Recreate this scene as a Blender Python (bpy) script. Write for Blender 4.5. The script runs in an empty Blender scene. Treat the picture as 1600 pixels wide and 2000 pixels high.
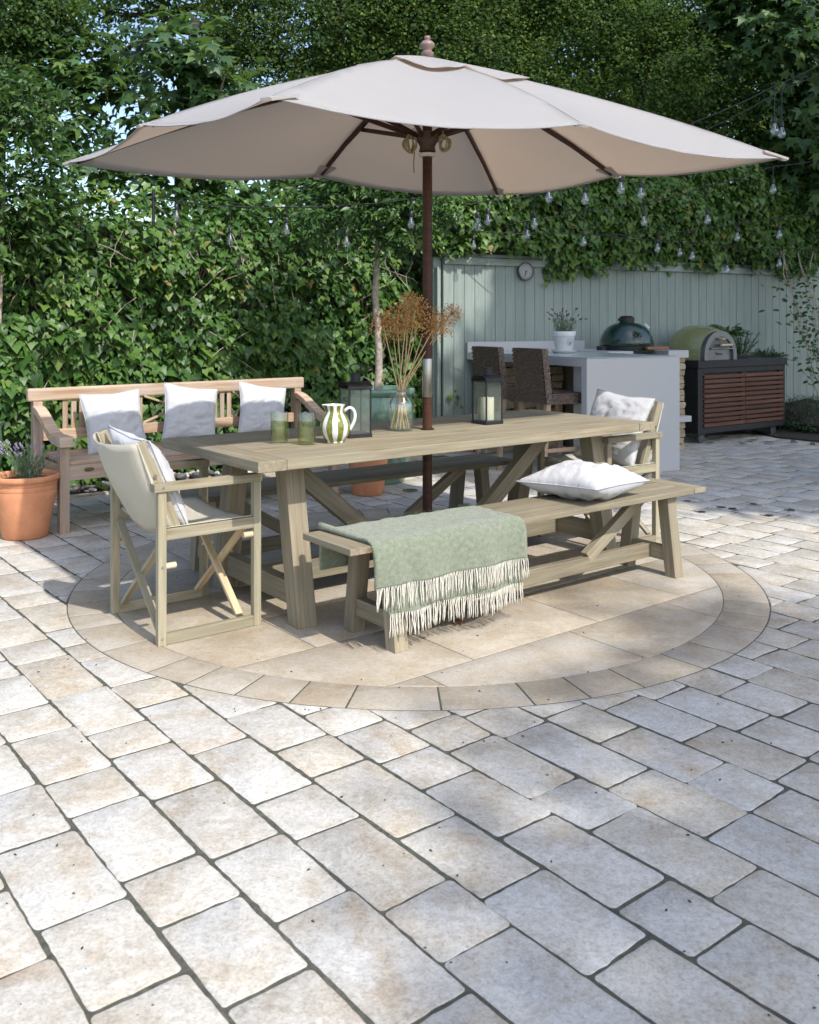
import bpy, math, random
import numpy as np
from mathutils import Vector, Matrix, noise

random.seed(7)
rng = np.random.default_rng(7)
R = math.radians
sc = bpy.context.scene
COL = sc.collection

# ------------------------------------------------------------------ camera
CAM_H = 1.3395
cam_d = bpy.data.cameras.new('camera')
cam = bpy.data.objects.new('camera', cam_d)
COL.objects.link(cam)
cam.location = (0, 0, CAM_H)
cam.rotation_euler = (R(90), 0, 0)
cam_d.sensor_fit = 'VERTICAL'
cam_d.sensor_height = 36
cam_d.sensor_width = 28.8
cam_d.lens = 36 * 1818.9 / 2000
cam_d.shift_y = -370.6 / 2000
cam_d.clip_start = 0.05
cam_d.clip_end = 400
cam_d.dof.use_dof = True
cam_d.dof.focus_distance = 4.4
cam_d.dof.aperture_fstop = 7.0
sc.camera = cam

# ------------------------------------------------------------------ sky, sun, exposure
EL, AZ = R(48), R(-52.5)                       # azimuth from +X towards +Y
SUN = Vector((math.cos(EL) * math.cos(AZ), math.cos(EL) * math.sin(AZ), math.sin(EL)))
world = bpy.data.worlds.new('World')
sc.world = world
world.use_nodes = True
wn = world.node_tree
sky_t = wn.nodes.new('ShaderNodeTexSky')
sky_t.sky_type = 'NISHITA'
sky_t.sun_disc = False
sky_t.sun_elevation = EL
sky_t.sun_rotation = math.atan2(SUN.x, SUN.y)
sky_t.air_density = 1.0
sky_t.dust_density = 1.8
bgn = wn.nodes['Background']
bgn.inputs['Strength'].default_value = 0.15
wn.links.new(sky_t.outputs[0], bgn.inputs['Color'])
sun_d = bpy.data.lights.new('sun', 'SUN')
sun_d.energy = 2.55
sun_d.angle = R(0.7)
sun_d.color = (1.0, 0.965, 0.91)
sun = bpy.data.objects.new('sun', sun_d)
sun.rotation_euler = SUN.to_track_quat('Z', 'Y').to_euler()
sun.location = (8, -9, 12)
COL.objects.link(sun)
sc.view_settings.view_transform = 'Standard'
sc.view_settings.look = 'None'
sc.view_settings.gamma = 1
sc.view_settings.use_curve_mapping = False
sc.view_settings.exposure = 0.94
sc.cycles.use_denoising = True
sc.cycles.max_bounces = 8
sc.cycles.transparent_max_bounces = 16

# ------------------------------------------------------------------ helpers
def link(o, parent=None):
    COL.objects.link(o)
    if parent is not None:
        o.parent = parent
    return o

def tag(o, label=None, cat=None, group=None, kind=None):
    if label: o['label'] = label
    if cat: o['category'] = cat
    if group: o['group'] = group
    if kind: o['kind'] = kind
    return o

def thing(name, label, cat, loc=(0, 0, 0), rz=0, group=None, kind=None, scale=1):
    o = bpy.data.objects.new(name, None)
    o.empty_display_size = 0.1
    o.location = loc
    o.rotation_euler = (0, 0, rz)
    o.scale = (scale,) * 3
    link(o)
    return tag(o, label, cat, group, kind)

def copy_tree(o, parent=None):
    c = o.copy()
    COL.objects.link(c)
    if parent is not None:
        c.parent = parent
    for ch in o.children:
        copy_tree(ch, c)
    return c

class MB:
    def __init__(s):
        s.v = []; s.f = []
    def add(s, v, f):
        n = len(s.v)
        s.v += [tuple(p) for p in v]
        s.f += [tuple(i + n for i in q) for q in f]
        return s
    def box(s, x0, x1, y0, y1, z0, z1):
        return s.add([(x0, y0, z0), (x1, y0, z0), (x1, y1, z0), (x0, y1, z0), (x0, y0, z1), (x1, y0, z1), (x1, y1, z1), (x0, y1, z1)],
                     [(3, 2, 1, 0), (4, 5, 6, 7), (0, 1, 5, 4), (1, 2, 6, 5), (2, 3, 7, 6), (3, 0, 4, 7)])
    def hexa(s, q0, q1):
        return s.add(list(q0) + list(q1), [(3, 2, 1, 0), (4, 5, 6, 7), (0, 1, 5, 4), (1, 2, 6, 5), (2, 3, 7, 6), (3, 0, 4, 7)])
    def bar(s, p0, p1, w, h, up=(0, 0, 1)):
        p0, p1 = Vector(p0), Vector(p1)
        M = frame(p0, p1, up)
        L = (p1 - p0).length
        m = MB().box(-L / 2, L / 2, -w / 2, w / 2, -h / 2, h / 2)
        return s.add([M @ Vector(v) for v in m.v], m.f)
    def tube(s, pts, r, n=8, cap=True, closed=False):
        pts = [Vector(p) for p in pts]
        k = len(pts)
        rr = r if isinstance(r, (list, tuple)) else [r] * k
        V = []
        prev = None
        for i, p in enumerate(pts):
            a = pts[(i - 1) % k] if (i > 0 or closed) else p
            b = pts[(i + 1) % k] if (i < k - 1 or closed) else p
            t = (b - a).normalized()
            if prev is None:
                up = Vector((0, 0, 1)) if abs(t.z) < 0.9 else Vector((1, 0, 0))
                x = t.cross(up).normalized()
            else:
                x = (prev - t * prev.dot(t)).normalized()
            prev = x
            y = t.cross(x)
            for j in range(n):
                an = 2 * math.pi * j / n
                V.append(p + (x * math.cos(an) + y * math.sin(an)) * rr[i])
        F = []
        for i in range(k if closed else k - 1):
            for j in range(n):
                a, b = i * n + j, i * n + (j + 1) % n
                c, d = ((i + 1) % k) * n + (j + 1) % n, ((i + 1) % k) * n + j
                F.append((a, b, c, d))
        if cap and not closed:
            F.append(tuple(range(n - 1, -1, -1)))
            F.append(tuple((k - 1) * n + j for j in range(n)))
        return s.add(V, F)
    def lathe(s, prof, n=32, c=(0, 0, 0), M=None):
        V = []; F = []
        for r, z in prof:
            for j in range(n):
                a = 2 * math.pi * j / n
                p = Vector((r * math.cos(a), r * math.sin(a), z))
                if M is not None: p = M @ p
                V.append(p + Vector(c))
        for i in range(len(prof) - 1):
            for j in range(n):
                F.append((i * n + j, i * n + (j + 1) % n, (i + 1) * n + (j + 1) % n, (i + 1) * n + j))
        if prof[0][0] > 1e-5: F.append(tuple(range(n - 1, -1, -1)))
        if prof[-1][0] > 1e-5: F.append(tuple((len(prof) - 1) * n + j for j in range(n)))
        return s.add(V, F)
    def extrude(s, poly, z0, z1):
        n = len(poly)
        return s.add([(x, y, z0) for x, y in poly] + [(x, y, z1) for x, y in poly],
                     [tuple(range(n - 1, -1, -1)), tuple(range(n, 2 * n))] + [(i, (i + 1) % n, n + (i + 1) % n, n + i) for i in range(n)])
    def build(s, name, m, parent=None, smooth=None, bevel=0, M=None, seg=2):
        me = bpy.data.meshes.new(name)
        me.from_pydata([tuple(v) for v in s.v], [], s.f)
        me.update()
        if m is not None: me.materials.append(m)
        if smooth is not None:
            me.polygons.foreach_set('use_smooth', [True] * len(me.polygons))
            me.set_sharp_from_angle(angle=R(smooth))
        o = bpy.data.objects.new(name, me)
        link(o, parent)
        if M is not None: o.matrix_local = M
        if bevel:
            b = o.modifiers.new('bevel', 'BEVEL'); b.width = bevel; b.segments = seg; b.limit_method = 'ANGLE'; b.angle_limit = R(40)
        return o

def frame(p0, p1, up=(0, 0, 1)):
    """matrix whose x runs from p0 to p1, origin at the middle"""
    p0, p1 = Vector(p0), Vector(p1)
    x = (p1 - p0).normalized()
    up = Vector(up)
    if abs(x.dot(up)) > 0.98: up = Vector((1, 0, 0))
    y = up.cross(x).normalized()
    z = x.cross(y)
    M = Matrix((x, y, z)).transposed().to_4x4()
    M.translation = (p0 + p1) / 2
    return M

def plank(name, p0, p1, w, h, m, parent, up=(0, 0, 1), bevel=0.0025):
    """a board with its grain along local x"""
    M = frame(p0, p1, up)
    L = (Vector(p1) - Vector(p0)).length
    return MB().box(-L / 2, L / 2, -w / 2, w / 2, -h / 2, h / 2).build(name, m, parent, bevel=bevel, M=M)

def post(name, base, top, m, parent, bevel=0.003):
    """splayed leg: base and top are lists of four corners; grain along local x"""
    b = sum((Vector(p) for p in base), Vector()) / 4
    t = sum((Vector(p) for p in top), Vector()) / 4
    M = frame(b, t, (1, 0, 0))
    I = M.inverted()
    return MB().hexa([I @ Vector(p) for p in base], [I @ Vector(p) for p in top]).build(name, m, parent, bevel=bevel, M=M)

def sq(cx, cy, wx, wy, z):
    return [(cx - wx / 2, cy - wy / 2, z), (cx + wx / 2, cy - wy / 2, z), (cx + wx / 2, cy + wy / 2, z), (cx - wx / 2, cy + wy / 2, z)]

def arr_mesh(name, V, faces_idx, sizes, m, rnd=None, smooth=True):
    """fast mesh from arrays: V (n,3), faces_idx flat, sizes per face; rnd per face"""
    me = bpy.data.meshes.new(name)
    V = np.asarray(V, np.float32)
    idx = np.asarray(faces_idx, np.int32)
    sizes = np.asarray(sizes, np.int32)
    me.vertices.add(len(V)); me.vertices.foreach_set('co', V.ravel())
    me.loops.add(len(idx)); me.loops.foreach_set('vertex_index', idx)
    me.polygons.add(len(sizes))
    st = np.zeros(len(sizes), np.int32); st[1:] = np.cumsum(sizes)[:-1]
    me.polygons.foreach_set('loop_start', st)
    me.update(calc_edges=True)
    if smooth: me.polygons.foreach_set('use_smooth', np.ones(len(sizes), bool))
    if rnd is not None:
        a = me.attributes.new('rnd', 'FLOAT', 'FACE')
        a.data.foreach_set('value', np.asarray(rnd, np.float32))
    if m is not None: me.materials.append(m)
    return me

def unit(a):
    return a / np.maximum(np.linalg.norm(a, axis=-1, keepdims=True), 1e-9)

# leaf templates: vertices (y runs to the tip, z is the normal) and triangles
def tmpl(side, mid, fold=0.18, droop=0.15):
    """side: outline on the right from base to just before tip; mid: y of midrib points"""
    V = [(0, y, -droop * y * y) for y in mid]
    nm = len(mid)
    for sgn in (1, -1):
        for x, y in side:
            V.append((sgn * x, y, fold * abs(x) - droop * y * y))
    return V, nm

IVY = dict(v=[(0, 0, 0), (0, .42, -.01), (0, 1, -.14), (.33, -.16, .05), (.50, .26, .08), (.28, .50, .02), (-.33, -.16, .05), (-.50, .26, .08), (-.28, .50, .02)],
           f=[(0, 3, 4), (0, 4, 1), (1, 4, 5), (1, 5, 2), (6, 0, 7), (7, 0, 1), (7, 1, 8), (8, 1, 2)])
MAPLE = dict(v=[(0, 0, 0), (0, .45, 0), (0, 1, -.2), (.25, -.05, .02), (.58, .05, -.04), (.34, .26, .05), (.64, .62, -.1), (.22, .56, .03), (-.25, -.05, .02), (-.58, .05, -.04), (-.34, .26, .05), (-.64, .62, -.1), (-.22, .56, .03)],
             f=[(0, 3, 5), (3, 4, 5), (0, 5, 1), (1, 5, 7), (5, 6, 7), (1, 7, 2), (8, 0, 10), (9, 8, 10), (10, 0, 1), (10, 1, 12), (11, 10, 12), (12, 1, 2)])
SMALL = dict(v=[(0, 0, 0), (0, 1, -.1), (.34, .35, .1), (.2, .8, .02), (-.34, .35, .1), (-.2, .8, .02)],
             f=[(0, 2, 3, 1), (4, 0, 1, 5)])
LONG = dict(v=[(0, 0, 0), (0, .5, .04), (0, 1, -.12), (.15, .3, .06), (.13, .65, .04), (-.15, .3, .06), (-.13, .65, .04)],
            f=[(0, 3, 4, 1), (1, 4, 2), (5, 0, 1, 6), (6, 1, 2)])
OVAL = dict(v=[(0, 0, 0), (0, .5, -.02), (0, 1, -.1), (.27, .25, .06), (.25, .65, .04), (-.27, .25, .06), (-.25, .65, .04)],
            f=[(0, 3, 4, 1), (1, 4, 2), (5, 0, 1, 6), (6, 1, 2)])

def leaf_frames(N, T):
    """normals N and tip directions T -> rotation columns x, y, z"""
    z = unit(N)
    y = unit(T - (T * z).sum(1, keepdims=True) * z)
    x = np.cross(y, z)
    return x, y, z

def leaves(name, t, P, N, T, S, rnd, m, parent, n_obj=0, leaf_name='leaf', near=None):
    """leaves at P; the n_obj that show largest become objects of their own, the rest one mesh"""
    x, y, z = leaf_frames(N, T)
    S = np.asarray(S)
    keep = np.ones(len(P), bool)
    tv = np.array(t['v'], float)
    if n_obj:
        order = np.argsort(near)[:n_obj] if near is not None else np.arange(n_obj)
        keep[order] = False
        protos = []
        for k in range(4):
            v = tv.copy()
            v[:, 2] += rng.normal(0, .03, len(v)); v[:, 0] *= rng.uniform(.88, 1.1)
            idx = [i for f in t['f'] for i in f]
            protos.append(arr_mesh(leaf_name, v, idx, [len(f) for f in t['f']], m, None))
        for c, i in enumerate(order):
            o = bpy.data.objects.new(leaf_name, protos[c % 4])
            s = S[i]
            o.matrix_local = Matrix(((x[i, 0] * s, y[i, 0] * s, z[i, 0] * s, P[i, 0]), (x[i, 1] * s, y[i, 1] * s, z[i, 1] * s, P[i, 1]),
                                     (x[i, 2] * s, y[i, 2] * s, z[i, 2] * s, P[i, 2]), (0, 0, 0, 1)))
            link(o, parent)
    P, x, y, z, S, rnd = P[keep], x[keep], y[keep], z[keep], S[keep], np.asarray(rnd)[keep]
    n, k = len(P), len(tv)
    jx = rng.uniform(.85, 1.12, (n, 1, 1)); jz = rng.uniform(.3, 1.8, (n, 1, 1))
    V = P[:, None, :] + S[:, None, None] * (tv[None, :, 0:1] * jx * x[:, None, :] + tv[None, :, 1:2] * y[:, None, :] + tv[None, :, 2:3] * jz * z[:, None, :])
    base = np.array([i for f in t['f'] for i in f])
    idx = (np.arange(n)[:, None] * k + base[None, :]).ravel()
    sizes = np.tile([len(f) for f in t['f']], n)
    me = arr_mesh(name, V.reshape(-1, 3), idx, sizes, m, np.repeat(rnd, len(t['f'])))
    o = bpy.data.objects.new(name, me)
    link(o, parent)
    o['kind'] = 'stuff'
    return o

# ------------------------------------------------------------------ materials
def new_mat(name):
    m = bpy.data.materials.new(name)
    m.use_nodes = True
    return m, m.node_tree, m.node_tree.nodes['Principled BSDF']

def nd(nt, typ, **kw):
    n = nt.nodes.new('ShaderNode' + typ)
    for k, v in kw.items():
        if k in n.inputs: n.inputs[k].default_value = v
        else: setattr(n, k, v)
    return n

def ramp(nt, stops, src=None):
    r = nt.nodes.new('ShaderNodeValToRGB')
    e = r.color_ramp.elements
    while len(e) < len(stops): e.new(0.5)
    for i, (p, c) in enumerate(stops):
        e[i].position = p
        e[i].color = (*c, 1) if len(c) == 3 else c
    if src is not None: nt.links.new(src, r.inputs[0])
    return r

def mix(nt, a, b, fac, mode='MIX'):
    n = nt.nodes.new('ShaderNodeMix')
    n.data_type = 'RGBA'; n.blend_type = mode
    for sock, val in ((n.inputs[0], fac), (n.inputs[6], a), (n.inputs[7], b)):
        if hasattr(val, 'is_linked') or hasattr(val, 'links'): nt.links.new(val, sock)
        else: sock.default_value = val if not isinstance(val, tuple) else ((*val, 1) if len(val) == 3 else val)
    return n.outputs[2]

def math_n(nt, op, a, b=None):
    n = nt.nodes.new('ShaderNodeMath'); n.operation = op
    for i, v in enumerate((a, b)):
        if v is None: continue
        if hasattr(v, 'links'): nt.links.new(v, n.inputs[i])
        else: n.inputs[i].default_value = v
    return n.outputs[0]

def bump(nt, bsdf, h, strength, dist=0.01):
    b = nd(nt, 'Bump', Strength=strength, Distance=dist)
    nt.links.new(h, b.inputs['Height'])
    nt.links.new(b.outputs[0], bsdf.inputs['Normal'])

def obj_coords(nt, scale, spread=17.0):
    tc = nd(nt, 'TexCoord')
    oi = nd(nt, 'ObjectInfo')
    vm = nd(nt, 'VectorMath', operation='SCALE'); vm.inputs[0].default_value = (1.0, 2.3, 3.1)
    s = math_n(nt, 'MULTIPLY', oi.outputs['Random'], spread)
    nt.links.new(s, vm.inputs['Scale'])
    ad = nd(nt, 'VectorMath', operation='ADD')
    nt.links.new(tc.outputs['Object'], ad.inputs[0]); nt.links.new(vm.outputs[0], ad.inputs[1])
    mp = nd(nt, 'Mapping', Scale=scale)
    nt.links.new(ad.outputs[0], mp.inputs[0])
    return mp.outputs[0], ad.outputs[0], oi.outputs['Random']

def wood(name, dark, light, tint=None, rough=0.65, grain=1.0, knots=True, var=0.42):
    m, nt, b = new_mat(name)
    v, v0, rd = obj_coords(nt, (1.3, 24, 24))
    n1 = nd(nt, 'TexNoise', Scale=2.0, Detail=7.0, Roughness=0.62, Distortion=0.35); nt.links.new(v, n1.inputs['Vector'])
    r1 = ramp(nt, [(0.36, dark), (0.52, tuple((a + c) / 2 for a, c in zip(dark, light))), (0.68, light)], n1.outputs[0])
    col = r1.outputs[0]
    if tint:
        n2 = nd(nt, 'TexNoise', Scale=3.0, Detail=3.0); nt.links.new(v0, n2.inputs['Vector'])
        r2 = ramp(nt, [(0.42, (0, 0, 0)), (0.68, (1, 1, 1))], n2.outputs[0])
        f = math_n(nt, 'MULTIPLY', r2.outputs[0], 0.55)
        col = mix(nt, col, tint, f)
    mp = nd(nt, 'Mapping', Scale=(3, 150, 150)); nt.links.new(v0, mp.inputs[0])
    n3 = nd(nt, 'TexNoise', Scale=1.0, Detail=4.0, Roughness=0.7); nt.links.new(mp.outputs[0], n3.inputs['Vector'])
    r3 = ramp(nt, [(0.35, (0.72, 0.7, 0.66)), (0.6, (1, 1, 1))], n3.outputs[0])
    col = mix(nt, col, r3.outputs[0], 0.6 * grain, 'MULTIPLY')
    if knots:
        mk = nd(nt, 'Mapping', Scale=(1.6, 9.0, 9.0)); nt.links.new(v0, mk.inputs[0])
        vk = nd(nt, 'TexVoronoi', Scale=1.0); nt.links.new(mk.outputs[0], vk.inputs['Vector'])
        rk = ramp(nt, [(0.0, (0.45, 0.33, 0.22)), (0.05, (0.62, 0.47, 0.33)), (0.11, (0.86, 0.76, 0.64)), (0.2, (1, 1, 1))], vk.outputs['Distance'])
        col = mix(nt, col, rk.outputs[0], 0.8, 'MULTIPLY')
    br = math_n(nt, 'MULTIPLY_ADD', rd, var); nt.nodes[-1].inputs[2].default_value = 1 - var / 2
    hs = nd(nt, 'HueSaturation'); nt.links.new(col, hs.inputs['Color']); nt.links.new(br, hs.inputs['Value'])
    nt.links.new(hs.outputs[0], b.inputs['Base Color'])
    b.inputs['Roughness'].default_value = rough
    b.inputs['Specular IOR Level'].default_value = 0.3
    bump(nt, b, n3.outputs[0], 0.25 * grain, 0.003)
    return m

def plain(name, col, rough=0.5, metal=0.0, noise_amt=0.0, nscale=8.0, spec=0.5, bumpy=0.0, bscale=60.0, coat=0.0):
    m, nt, b = new_mat(name)
    b.inputs['Base Color'].default_value = (*col, 1)
    b.inputs['Roughness'].default_value = rough
    b.inputs['Metallic'].default_value = metal
    b.inputs['Specular IOR Level'].default_value = spec
    b.inputs['Coat Weight'].default_value = coat
    tc = nd(nt, 'TexCoord')
    if noise_amt:
        n = nd(nt, 'TexNoise', Scale=nscale, Detail=5.0, Roughness=0.6); nt.links.new(tc.outputs['Object'], n.inputs['Vector'])
        r = ramp(nt, [(0.3, tuple(c * (1 - noise_amt) for c in col)), (0.7, tuple(min(1, c * (1 + noise_amt)) for c in col))], n.outputs[0])
        nt.links.new(r.outputs[0], b.inputs['Base Color'])
        rr = ramp(nt, [(0.3, (max(0, rough - .12),) * 3), (0.7, (min(1, rough + .12),) * 3)], n.outputs[0])
        nt.links.new(rr.outputs[0], b.inputs['Roughness'])
    if bumpy:
        n = nd(nt, 'TexNoise', Scale=bscale, Detail=3.0); nt.links.new(tc.outputs['Object'], n.inputs['Vector'])
        bump(nt, b, n.outputs[0], bumpy, 0.004)
    return m

def stone_mat(name, c_light, c_mid, c_tan, wear=1.0):
    """tumbled travertine: clouds, pits and pale bloom; each stone shifted by its own 'rnd'"""
    m, nt, b = new_mat(name)
    g = nd(nt, 'NewGeometry')
    at = nd(nt, 'Attribute', attribute_name='rnd')
    cb = nd(nt, 'CombineXYZ')
    nt.links.new(math_n(nt, 'MULTIPLY', at.outputs['Fac'], 37.0), cb.inputs[0])
    nt.links.new(math_n(nt, 'MULTIPLY', at.outputs['Fac'], 91.0), cb.inputs[1])
    nt.links.new(math_n(nt, 'MULTIPLY', at.outputs['Fac'], 13.0), cb.inputs[2])
    ad = nd(nt, 'VectorMath', operation='ADD')
    nt.links.new(g.outputs['Position'], ad.inputs[0]); nt.links.new(cb.outputs[0], ad.inputs[1])
    P = ad.outputs[0]
    n1 = nd(nt, 'TexNoise', Scale=5.0, Detail=6.0, Roughness=0.6, Distortion=0.6); nt.links.new(P, n1.inputs['Vector'])
    col = ramp(nt, [(0.36, c_tan), (0.5, c_mid), (0.62, c_light)], n1.outputs[0]).outputs[0]
    # whole-stone tint
    w = nd(nt, 'TexWhiteNoise', noise_dimensions='1D'); nt.links.new(at.outputs['Fac'], w.inputs['W'])
    tint = ramp(nt, [(0, (0.82, 0.79, 0.75)), (0.25, (0.96, 0.91, 0.82)), (0.45, (0.95, 0.945, 0.935)), (0.7, (1, 0.955, 0.88)), (0.85, (0.90, 0.89, 0.88)), (1, (1.0, 0.995, 0.98))], w.outputs['Value'])
    col = mix(nt, col, tint.outputs[0], 1.0, 'MULTIPLY')
    # pale bloom
    n2 = nd(nt, 'TexNoise', Scale=17.0, Detail=8.0, Roughness=0.72, Distortion=1.2); nt.links.new(P, n2.inputs['Vector'])
    f2 = ramp(nt, [(0.5, (0, 0, 0)), (0.66, (1, 1, 1))], n2.outputs[0])
    col = mix(nt, col, tuple(min(0.75, c * 1.12) for c in c_light), math_n(nt, 'MULTIPLY', f2.outputs[0], 0.42 * wear))
    # rusty stains
    n5 = nd(nt, 'TexNoise', Scale=3.2, Detail=4.0, Distortion=0.8); nt.links.new(P, n5.inputs['Vector'])
    f5 = ramp(nt, [(0.62, (0, 0, 0)), (0.72, (1, 1, 1))], n5.outputs[0])
    col = mix(nt, col, (0.38, 0.25, 0.13), math_n(nt, 'MULTIPLY', f5.outputs[0], 0.45))
    # web of pale veins and hairline cracks
    n6 = nd(nt, 'TexNoise', Scale=11.0, Detail=9.0, Roughness=0.68, Distortion=2.2); nt.links.new(P, n6.inputs['Vector'])
    f6 = ramp(nt, [(0.475, (0, 0, 0)), (0.5, (1, 1, 1)), (0.525, (0, 0, 0))], n6.outputs[0])
    col = mix(nt, col, tuple(c * .70 for c in c_tan), math_n(nt, 'MULTIPLY', f6.outputs[0], 0.30 * wear))
    n7 = nd(nt, 'TexNoise', Scale=48.0, Detail=6.0, Roughness=0.75, Distortion=0.5); nt.links.new(P, n7.inputs['Vector'])
    f7 = ramp(nt, [(0.38, (0.66, 0.64, 0.60)), (0.5, (0.95, 0.95, 0.95)), (0.62, (1.12, 1.12, 1.12))], n7.outputs[0])
    col = mix(nt, col, f7.outputs[0], 0.55 * wear, 'MULTIPLY')
    n8 = nd(nt, 'TexNoise', Scale=75.0, Detail=8.0, Roughness=0.8, Distortion=1.5); nt.links.new(P, n8.inputs['Vector'])
    f8 = ramp(nt, [(0.57, (0, 0, 0)), (0.64, (1, 1, 1))], n8.outputs[0])
    col = mix(nt, col, (0.66, 0.66, 0.64), math_n(nt, 'MULTIPLY', f8.outputs[0], 0.55 * wear))
    # fine grain, pits and small dark specks
    n3 = nd(nt, 'TexNoise', Scale=120.0, Detail=3.0, Roughness=0.7); nt.links.new(P, n3.inputs['Vector'])
    f3 = ramp(nt, [(0.36, (0.62, 0.58, 0.52)), (0.52, (1, 1, 1))], n3.outputs[0])
    col = mix(nt, col, f3.outputs[0], 0.5 * wear, 'MULTIPLY')
    vo = nd(nt, 'TexVoronoi', Scale=26.0); nt.links.new(P, vo.inputs['Vector'])
    f4 = ramp(nt, [(0.035, (1, 1, 1)), (0.075, (0, 0, 0))], vo.outputs['Distance'])
    f4b = nd(nt, 'TexNoise', Scale=9.0); nt.links.new(P, f4b.inputs['Vector'])
    f4c = ramp(nt, [(0.52, (0, 0, 0)), (0.6, (1, 1, 1))], f4b.outputs[0])
    pit = math_n(nt, 'MULTIPLY', f4.outputs[0], f4c.outputs[0])
    col = mix(nt, col, (0.12, 0.10, 0.075), math_n(nt, 'MULTIPLY', pit, 0.8 * wear))
    nt.links.new(col, b.inputs['Base Color'])
    b.inputs['Roughness'].default_value = 0.72
    b.inputs['Specular IOR Level'].default_value = 0.35
    h = math_n(nt, 'ADD', math_n(nt, 'MULTIPLY', n3.outputs[0], 0.5), n2.outputs[0])
    h = math_n(nt, 'SUBTRACT', h, math_n(nt, 'MULTIPLY', pit, 0.8))
    bump(nt, b, h, 0.4 * wear, 0.006)
    return m

def fabric(name, col, weave=500.0, rough=0.9, trans=0.0, var=0.05, wrinkle=0.0, wscale=7.0, tcol=None):
    m, nt, b = new_mat(name)
    tc = nd(nt, 'TexCoord')
    n = nd(nt, 'TexNoise', Scale=weave, Detail=2.0); nt.links.new(tc.outputs['Object'], n.inputs['Vector'])
    n2 = nd(nt, 'TexNoise', Scale=5.0, Detail=4.0); nt.links.new(tc.outputs['Object'], n2.inputs['Vector'])
    c1 = ramp(nt, [(0.3, tuple(c * (1 - var) for c in col)), (0.7, tuple(min(1, c * (1 + var)) for c in col))], n2.outputs[0]).outputs[0]
    c2 = ramp(nt, [(0.3, (0.88,) * 3), (0.6, (1,) * 3)], n.outputs[0]).outputs[0]
    col2 = mix(nt, c1, c2, 1.0, 'MULTIPLY')
    nt.links.new(col2, b.inputs['Base Color'])
    b.inputs['Roughness'].default_value = rough
    b.inputs['Specular IOR Level'].default_value = 0.15
    b.inputs['Sheen Weight'].default_value = 0.15
    h = n.outputs[0]
    if wrinkle:
        n3 = nd(nt, 'TexNoise', Scale=wscale, Detail=5.0, Roughness=0.55, Distortion=1.6); nt.links.new(tc.outputs['Object'], n3.inputs['Vector'])
        r3 = ramp(nt, [(0.42, (0, 0, 0)), (0.5, (1, 1, 1)), (0.58, (0, 0, 0))], n3.outputs[0])
        h = math_n(nt, 'ADD', math_n(nt, 'MULTIPLY', r3.outputs[0], wrinkle), math_n(nt, 'MULTIPLY', n.outputs[0], 0.12))
    bump(nt, b, h, 0.5, 0.006)
    if trans:
        out = nt.nodes['Material Output']
        t = nd(nt, 'BsdfTranslucent')
        if tcol: t.inputs['Color'].default_value = (*tcol, 1)
        else: nt.links.new(col2, t.inputs['Color'])
        ms = nd(nt, 'MixShader', Fac=trans)
        nt.links.new(b.outputs[0], ms.inputs[1]); nt.links.new(t.outputs[0], ms.inputs[2])
        nt.links.new(ms.outputs[0], out.inputs['Surface'])
    return m

def leaf_mat(name, stops, rough=0.4, trans=0.3, tcol=(0.22, 0.36, 0.05), spec=0.5):
    m, nt, b = new_mat(name)
    at = nd(nt, 'Attribute', attribute_name='rnd')
    oi = nd(nt, 'ObjectInfo')
    f = math_n(nt, 'FRACT', math_n(nt, 'ADD', at.outputs['Fac'], oi.outputs['Random']))
    r = ramp(nt, stops, f)
    nt.links.new(r.outputs[0], b.inputs['Base Color'])
    b.inputs['Roughness'].default_value = rough
    b.inputs['Specular IOR Level'].default_value = spec
    out = nt.nodes['Material Output']
    t = nd(nt, 'BsdfTranslucent')
    tc = mix(nt, r.outputs[0], tcol, 0.6)
    nt.links.new(tc, t.inputs['Color'])
    ms = nd(nt, 'MixShader', Fac=trans)
    nt.links.new(b.outputs[0], ms.inputs[1]); nt.links.new(t.outputs[0], ms.inputs[2])
    nt.links.new(ms.outputs[0], out.inputs['Surface'])
    return m

def thin_glass(name, tint=(0.95, 0.97, 0.96), refl=0.12, rough=0.03, dust=0.0):
    m, nt, b = new_mat(name)
    nt.nodes.remove(b)
    out = nt.nodes['Material Output']
    t = nd(nt, 'BsdfTransparent', Color=(*tint, 1))
    g = nd(nt, 'BsdfGlossy', Roughness=rough)
    lw = nd(nt, 'LayerWeight', Blend=0.5)
    f = math_n(nt, 'ADD', math_n(nt, 'MULTIPLY', math_n(nt, 'POWER', lw.outputs['Facing'], 4.0), 0.6), refl * 0.2)
    ms = nd(nt, 'MixShader'); nt.links.new(f, ms.inputs[0])
    nt.links.new(t.outputs[0], ms.inputs[1]); nt.links.new(g.outputs[0], ms.inputs[2])
    if dust:
        df = nd(nt, 'BsdfDiffuse', Color=(.5, .55, .5, 1)); m2 = nd(nt, 'MixShader', Fac=dust)
        nt.links.new(ms.outputs[0], m2.inputs[1]); nt.links.new(df.outputs[0], m2.inputs[2]); ms = m2
    nt.links.new(ms.outputs[0], out.inputs['Surface'])
    return m

def solid_glass(name, col, rough=0.0, ior=1.45):
    m, nt, b = new_mat(name)
    b.inputs['Base Color'].default_value = (*col, 1)
    b.inputs['Roughness'].default_value = rough
    b.inputs['IOR'].default_value = ior
    b.inputs['Transmission Weight'].default_value = 1.0
    return m

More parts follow.
